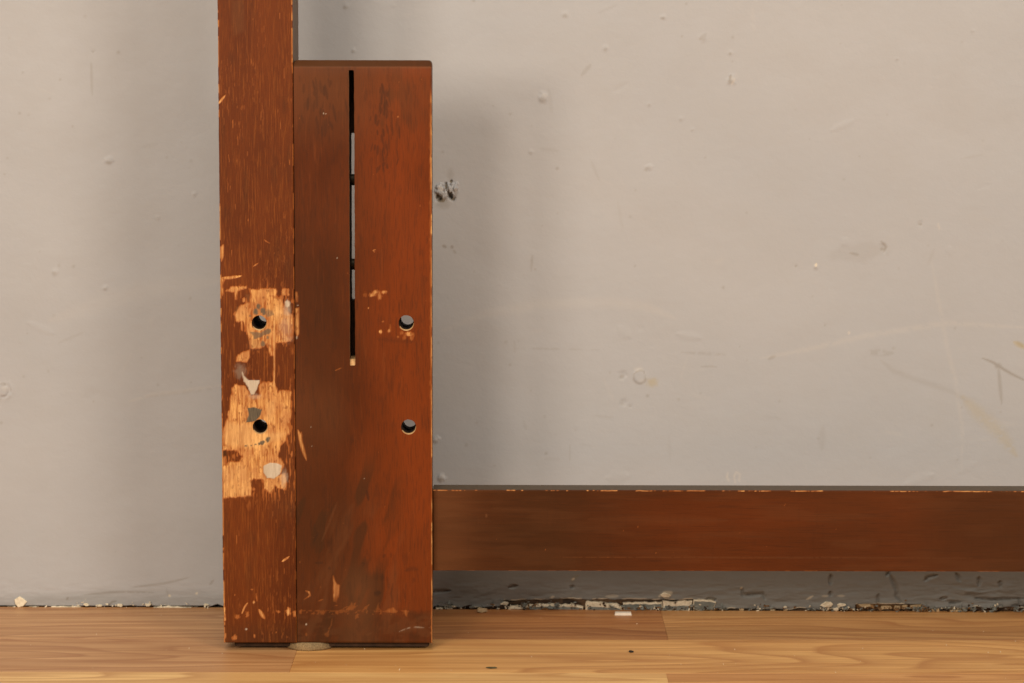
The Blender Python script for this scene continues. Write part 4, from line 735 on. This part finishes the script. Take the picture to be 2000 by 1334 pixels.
rail, _ = panel(xs, zs, RY, RT, [], lambda X, Z: rnd_edge(X, Z, rx0, 9, rz0, rz1, 0.0009) + .0004 * (fbm(X / .1, Z / .03, 6, 2) - .5), rail_wear, [MAT_RAIL, MAT_RAILTOP, MAT_RAW, MAT_BORE], 'rail', bed, (0.0005, 0.0008), None, None)

# pins across the slot
MAT_STEEL = NT('dark_steel'); MAT_STEEL.b.inputs['Metallic'].default_value = 0.7; MAT_STEEL = MAT_STEEL.fin((0.055, 0.045, 0.032), 0.55)
def cyl(name, p, axis, r, L, mat, parent, seg=24, bev=0.0004):
    bm = bmesh.new(); rot = {'x': Matrix.Rotation(math.pi / 2, 4, 'Y'), 'y': Matrix.Rotation(math.pi / 2, 4, 'X'), 'z': Matrix.Identity(4)}[axis]
    bmesh.ops.create_cone(bm, cap_ends=True, segments=seg, radius1=r, radius2=r, depth=L, matrix=rot)
    bmesh.ops.bevel(bm, geom=[e for e in bm.edges if len(e.link_faces) == 2 and any(len(f.verts) > 4 for f in e.link_faces)], offset=bev, segments=2, affect='EDGES')
    me = bpy.data.meshes.new(name); bm.to_mesh(me); bm.free(); me.materials.append(mat)
    for f in me.polygons: f.use_smooth = len(f.vertices) <= 4
    o = link(name, me, parent); o.location = p; return o
for v in (351, 516): cyl('pin', (SCX, BY + .020, P2W(688, v, BY + .020)[1]), 'x', 0.0055, 0.012, MAT_STEEL, bed)

# dark strip added under the foot to give the gap its shade
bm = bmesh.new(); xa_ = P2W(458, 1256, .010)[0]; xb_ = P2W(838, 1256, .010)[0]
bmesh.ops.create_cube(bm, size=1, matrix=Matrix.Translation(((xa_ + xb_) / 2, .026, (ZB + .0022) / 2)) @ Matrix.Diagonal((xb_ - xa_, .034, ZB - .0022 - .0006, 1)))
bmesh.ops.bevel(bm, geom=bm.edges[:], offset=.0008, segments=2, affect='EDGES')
me = bpy.data.meshes.new('gap_shade_strip'); bm.to_mesh(me); bm.free(); me.materials.append(MAT_BORE); link('gap_shade_strip', me, bed)
# felt glide under the post and board
def felt():
    t = NT('felt'); n = t.noise(t.map((900, 900, 500)), 1, 4, .7); n2 = t.noise(t.map((60, 60, 60)), 1, 3)
    col = t.mix(t.ramp(n, [(.3, 0), (.7, 1)]), (0.15, 0.105, 0.055), (0.38, 0.275, 0.15)); col = t.mix(t.math('MULTIPLY', t.ramp(n2, [(.4, 0), (.7, 1)]), .5), col, (0.15, 0.12, 0.08)); t.bump(n, .8, .0008); return t.fin(col, .95, .1)
fx, fy = P2F(603, 1272)
pr = 0.0235; pad_y = fy + pr
bm = bmesh.new(); seg = 72; rr = random.Random(2); hgt = ZB - 0.0002
prof = [(0.0, hgt), (0.86, hgt), (0.955, hgt - .0006), (1.0, hgt * .6), (1.01, hgt * .25), (1.0, .0004), (0.0, .0004)]
rows = []
for (q, z) in prof:
    if q == 0: rows.append([bm.verts.new((0, 0, z))]); continue
    rows.append([bm.verts.new(((pr * q + rr.uniform(-.0003, .0003)) * math.cos(2 * math.pi * k / seg), (pr * q + rr.uniform(-.0003, .0003)) * math.sin(2 * math.pi * k / seg), z + (rr.uniform(-.0003, .0003) if .9 < q else 0))) for k in range(seg)])
for a, b in zip(rows[:-1], rows[1:]):
    for k in range(seg):
        k2 = (k + 1) % seg
        if len(a) == 1: bm.faces.new((a[0], b[k2], b[k]))
        elif len(b) == 1: bm.faces.new((a[k], a[k2], b[0]))
        else: bm.faces.new((a[k], a[k2], b[k2], b[k]))
bmesh.ops.recalc_face_normals(bm, faces=bm.faces)
me = bpy.data.meshes.new('felt_pad'); bm.to_mesh(me); bm.free(); me.materials.append(felt()); [setattr(f, 'use_smooth', True) for f in me.polygons]
pad = link('felt_pad', me, bed); pad.location = (fx, pad_y, 0)
# loose fibres round the pad
bm = bmesh.new()
for k in range(420):
    a = rr.uniform(math.pi * .95, math.pi * 2.05); r0 = pr * rr.uniform(.93, 1.0); z0 = rr.uniform(.0006, hgt)
    p = Vector((r0 * math.cos(a), r0 * math.sin(a), z0)); d = Vector((math.cos(a) + rr.uniform(-.8, .8), math.sin(a) + rr.uniform(-.6, .6), rr.uniform(-.6, .5))).normalized() * rr.uniform(.0008, .0030)
    if k % 12 == 0: d *= 1.8
    q = p + d; q.z = max(q.z, .0003); w = Vector((-math.sin(a), math.cos(a), .4)) * .00007
    va, vb, vc = bm.verts.new(p + w), bm.verts.new(p - w), bm.verts.new(q); bm.faces.new((va, vb, vc))
me = bpy.data.meshes.new('felt_fibres'); bm.to_mesh(me); bm.free(); me.materials.append(pad.data.materials[0])
ff = tag(link('felt_fibres', me, pad), kind='stuff')

# ------------------------------------------------------------------ small things lying on the floor
def flake(name, u, v, w, d, h, mat, label, cat, seed, rot=0.0, box=False, group=None):
    rnd = random.Random(seed); bm = bmesh.new(); cx, cy = P2F(u, v); n = 4 if box else 9
    base, top = [], []
    for k in range(n):
        a = 2 * math.pi * (k + .5) / n; q = (1 if box else rnd.uniform(.75, 1.1)); x, y = (w / 2 * math.cos(a) * q * (1.41 if box else 1), d / 2 * math.sin(a) * q * (1.41 if box else 1))
        base.append(bm.verts.new((x, y, .0002 + (0 if box else rnd.uniform(0, h * .3))))); top.append(bm.verts.new((x * .93, y * .88, h * (1 if box else rnd.uniform(.6, 1.1)))))
    bm.faces.new(top); bm.faces.new(base[::-1])
    for k in range(n): bm.faces.new((base[k], base[(k + 1) % n], top[(k + 1) % n], top[k]))
    bmesh.ops.recalc_face_normals(bm, faces=bm.faces)
    me = bpy.data.meshes.new(name); bm.to_mesh(me); bm.free(); me.materials.append(mat); o = link(name, me); o.location = (cx, cy, 0); o.rotation_euler = (0, 0, rot)
    return tag(o, label, cat, group)
MAT_WHITE = simple('white_plastic', (0.78, 0.74, 0.66), (0.88, 0.84, 0.76), (50, 50, 50), 0.45)
MAT_BLACKB = simple('black_bit', (0.012, 0.010, 0.008), (0.035, 0.028, 0.022), (400, 400, 400), 0.8)
MAT_OLIVE = simple('olive_bit', (0.045, 0.040, 0.018), (0.12, 0.10, 0.05), (400, 400, 400), 0.8)
flake('white_strip', 1217, 1201, .0178, .0075, .0030, MAT_WHITE, 'small white plastic strip lying on the floor against the foot of the wall', 'plastic strip', 1, box=True)
flake('dark_crumb', 1233, 1274, .0052, .0075, .0016, MAT_BLACKB, 'tiny black crumb on the oak floor below the white strip', 'crumb', 2, rot=.4)
flake('brown_flake', 961, 1305, .0120, .0085, .0011, MAT_OLIVE, 'small dark olive flake on the floor near the bottom edge', 'flake', 3)
flake('tan_chip', 940, 1195, .0125, .012, .0042, MAT_TAN, 'tan plaster chip on the floor by the wall, under the left end of the rail', 'plaster chip', 4, rot=.3)
# dust specks
bm = bmesh.new(); rr = random.Random(11); MAT_DUST = simple('dust', (0.6, 0.5, 0.36), (0.8, 0.7, 0.54), (50, 50, 50), 0.9)
sp = [(1685, 1267), (1930, 1275), (1954, 1274), (1927, 1282), (1435, 1269), (1413, 1298), (1437, 1296), (1330, 1298), (1402, 1314), (1244, 1219), (1372, 1217), (1973, 1216), (1921, 1234), (1822, 1232), (1170, 1260), (676, 1299), (722, 1308), (773, 1300), (780, 1309), (781, 1307), (616, 1294), (1983, 1253), (34, 1202), (163, 1226), (434, 1277), (325, 1270), (297, 1231), (1019, 1230), (1552, 1281), (1632, 1314), (712, 1268)]
sp += [(rr.uniform(0, 2000), rr.uniform(1200, 1330)) for _ in range(22)]
for (u, v) in sp:
    x, y = P2F(u, v); s = rr.uniform(.0002, .00055); bmesh.ops.create_icosphere(bm, subdivisions=1, radius=s, matrix=Matrix.Translation((x, y, s * .8)) @ Matrix.Diagonal((1, 1.6, rr.uniform(.7, 1.6), 1)))
me = bpy.data.meshes.new('floor_dust'); bm.to_mesh(me); bm.free(); me.materials.append(MAT_DUST)
tag(link('floor_dust', me), 'pale dust specks scattered over the oak floor', 'dust', kind='stuff')
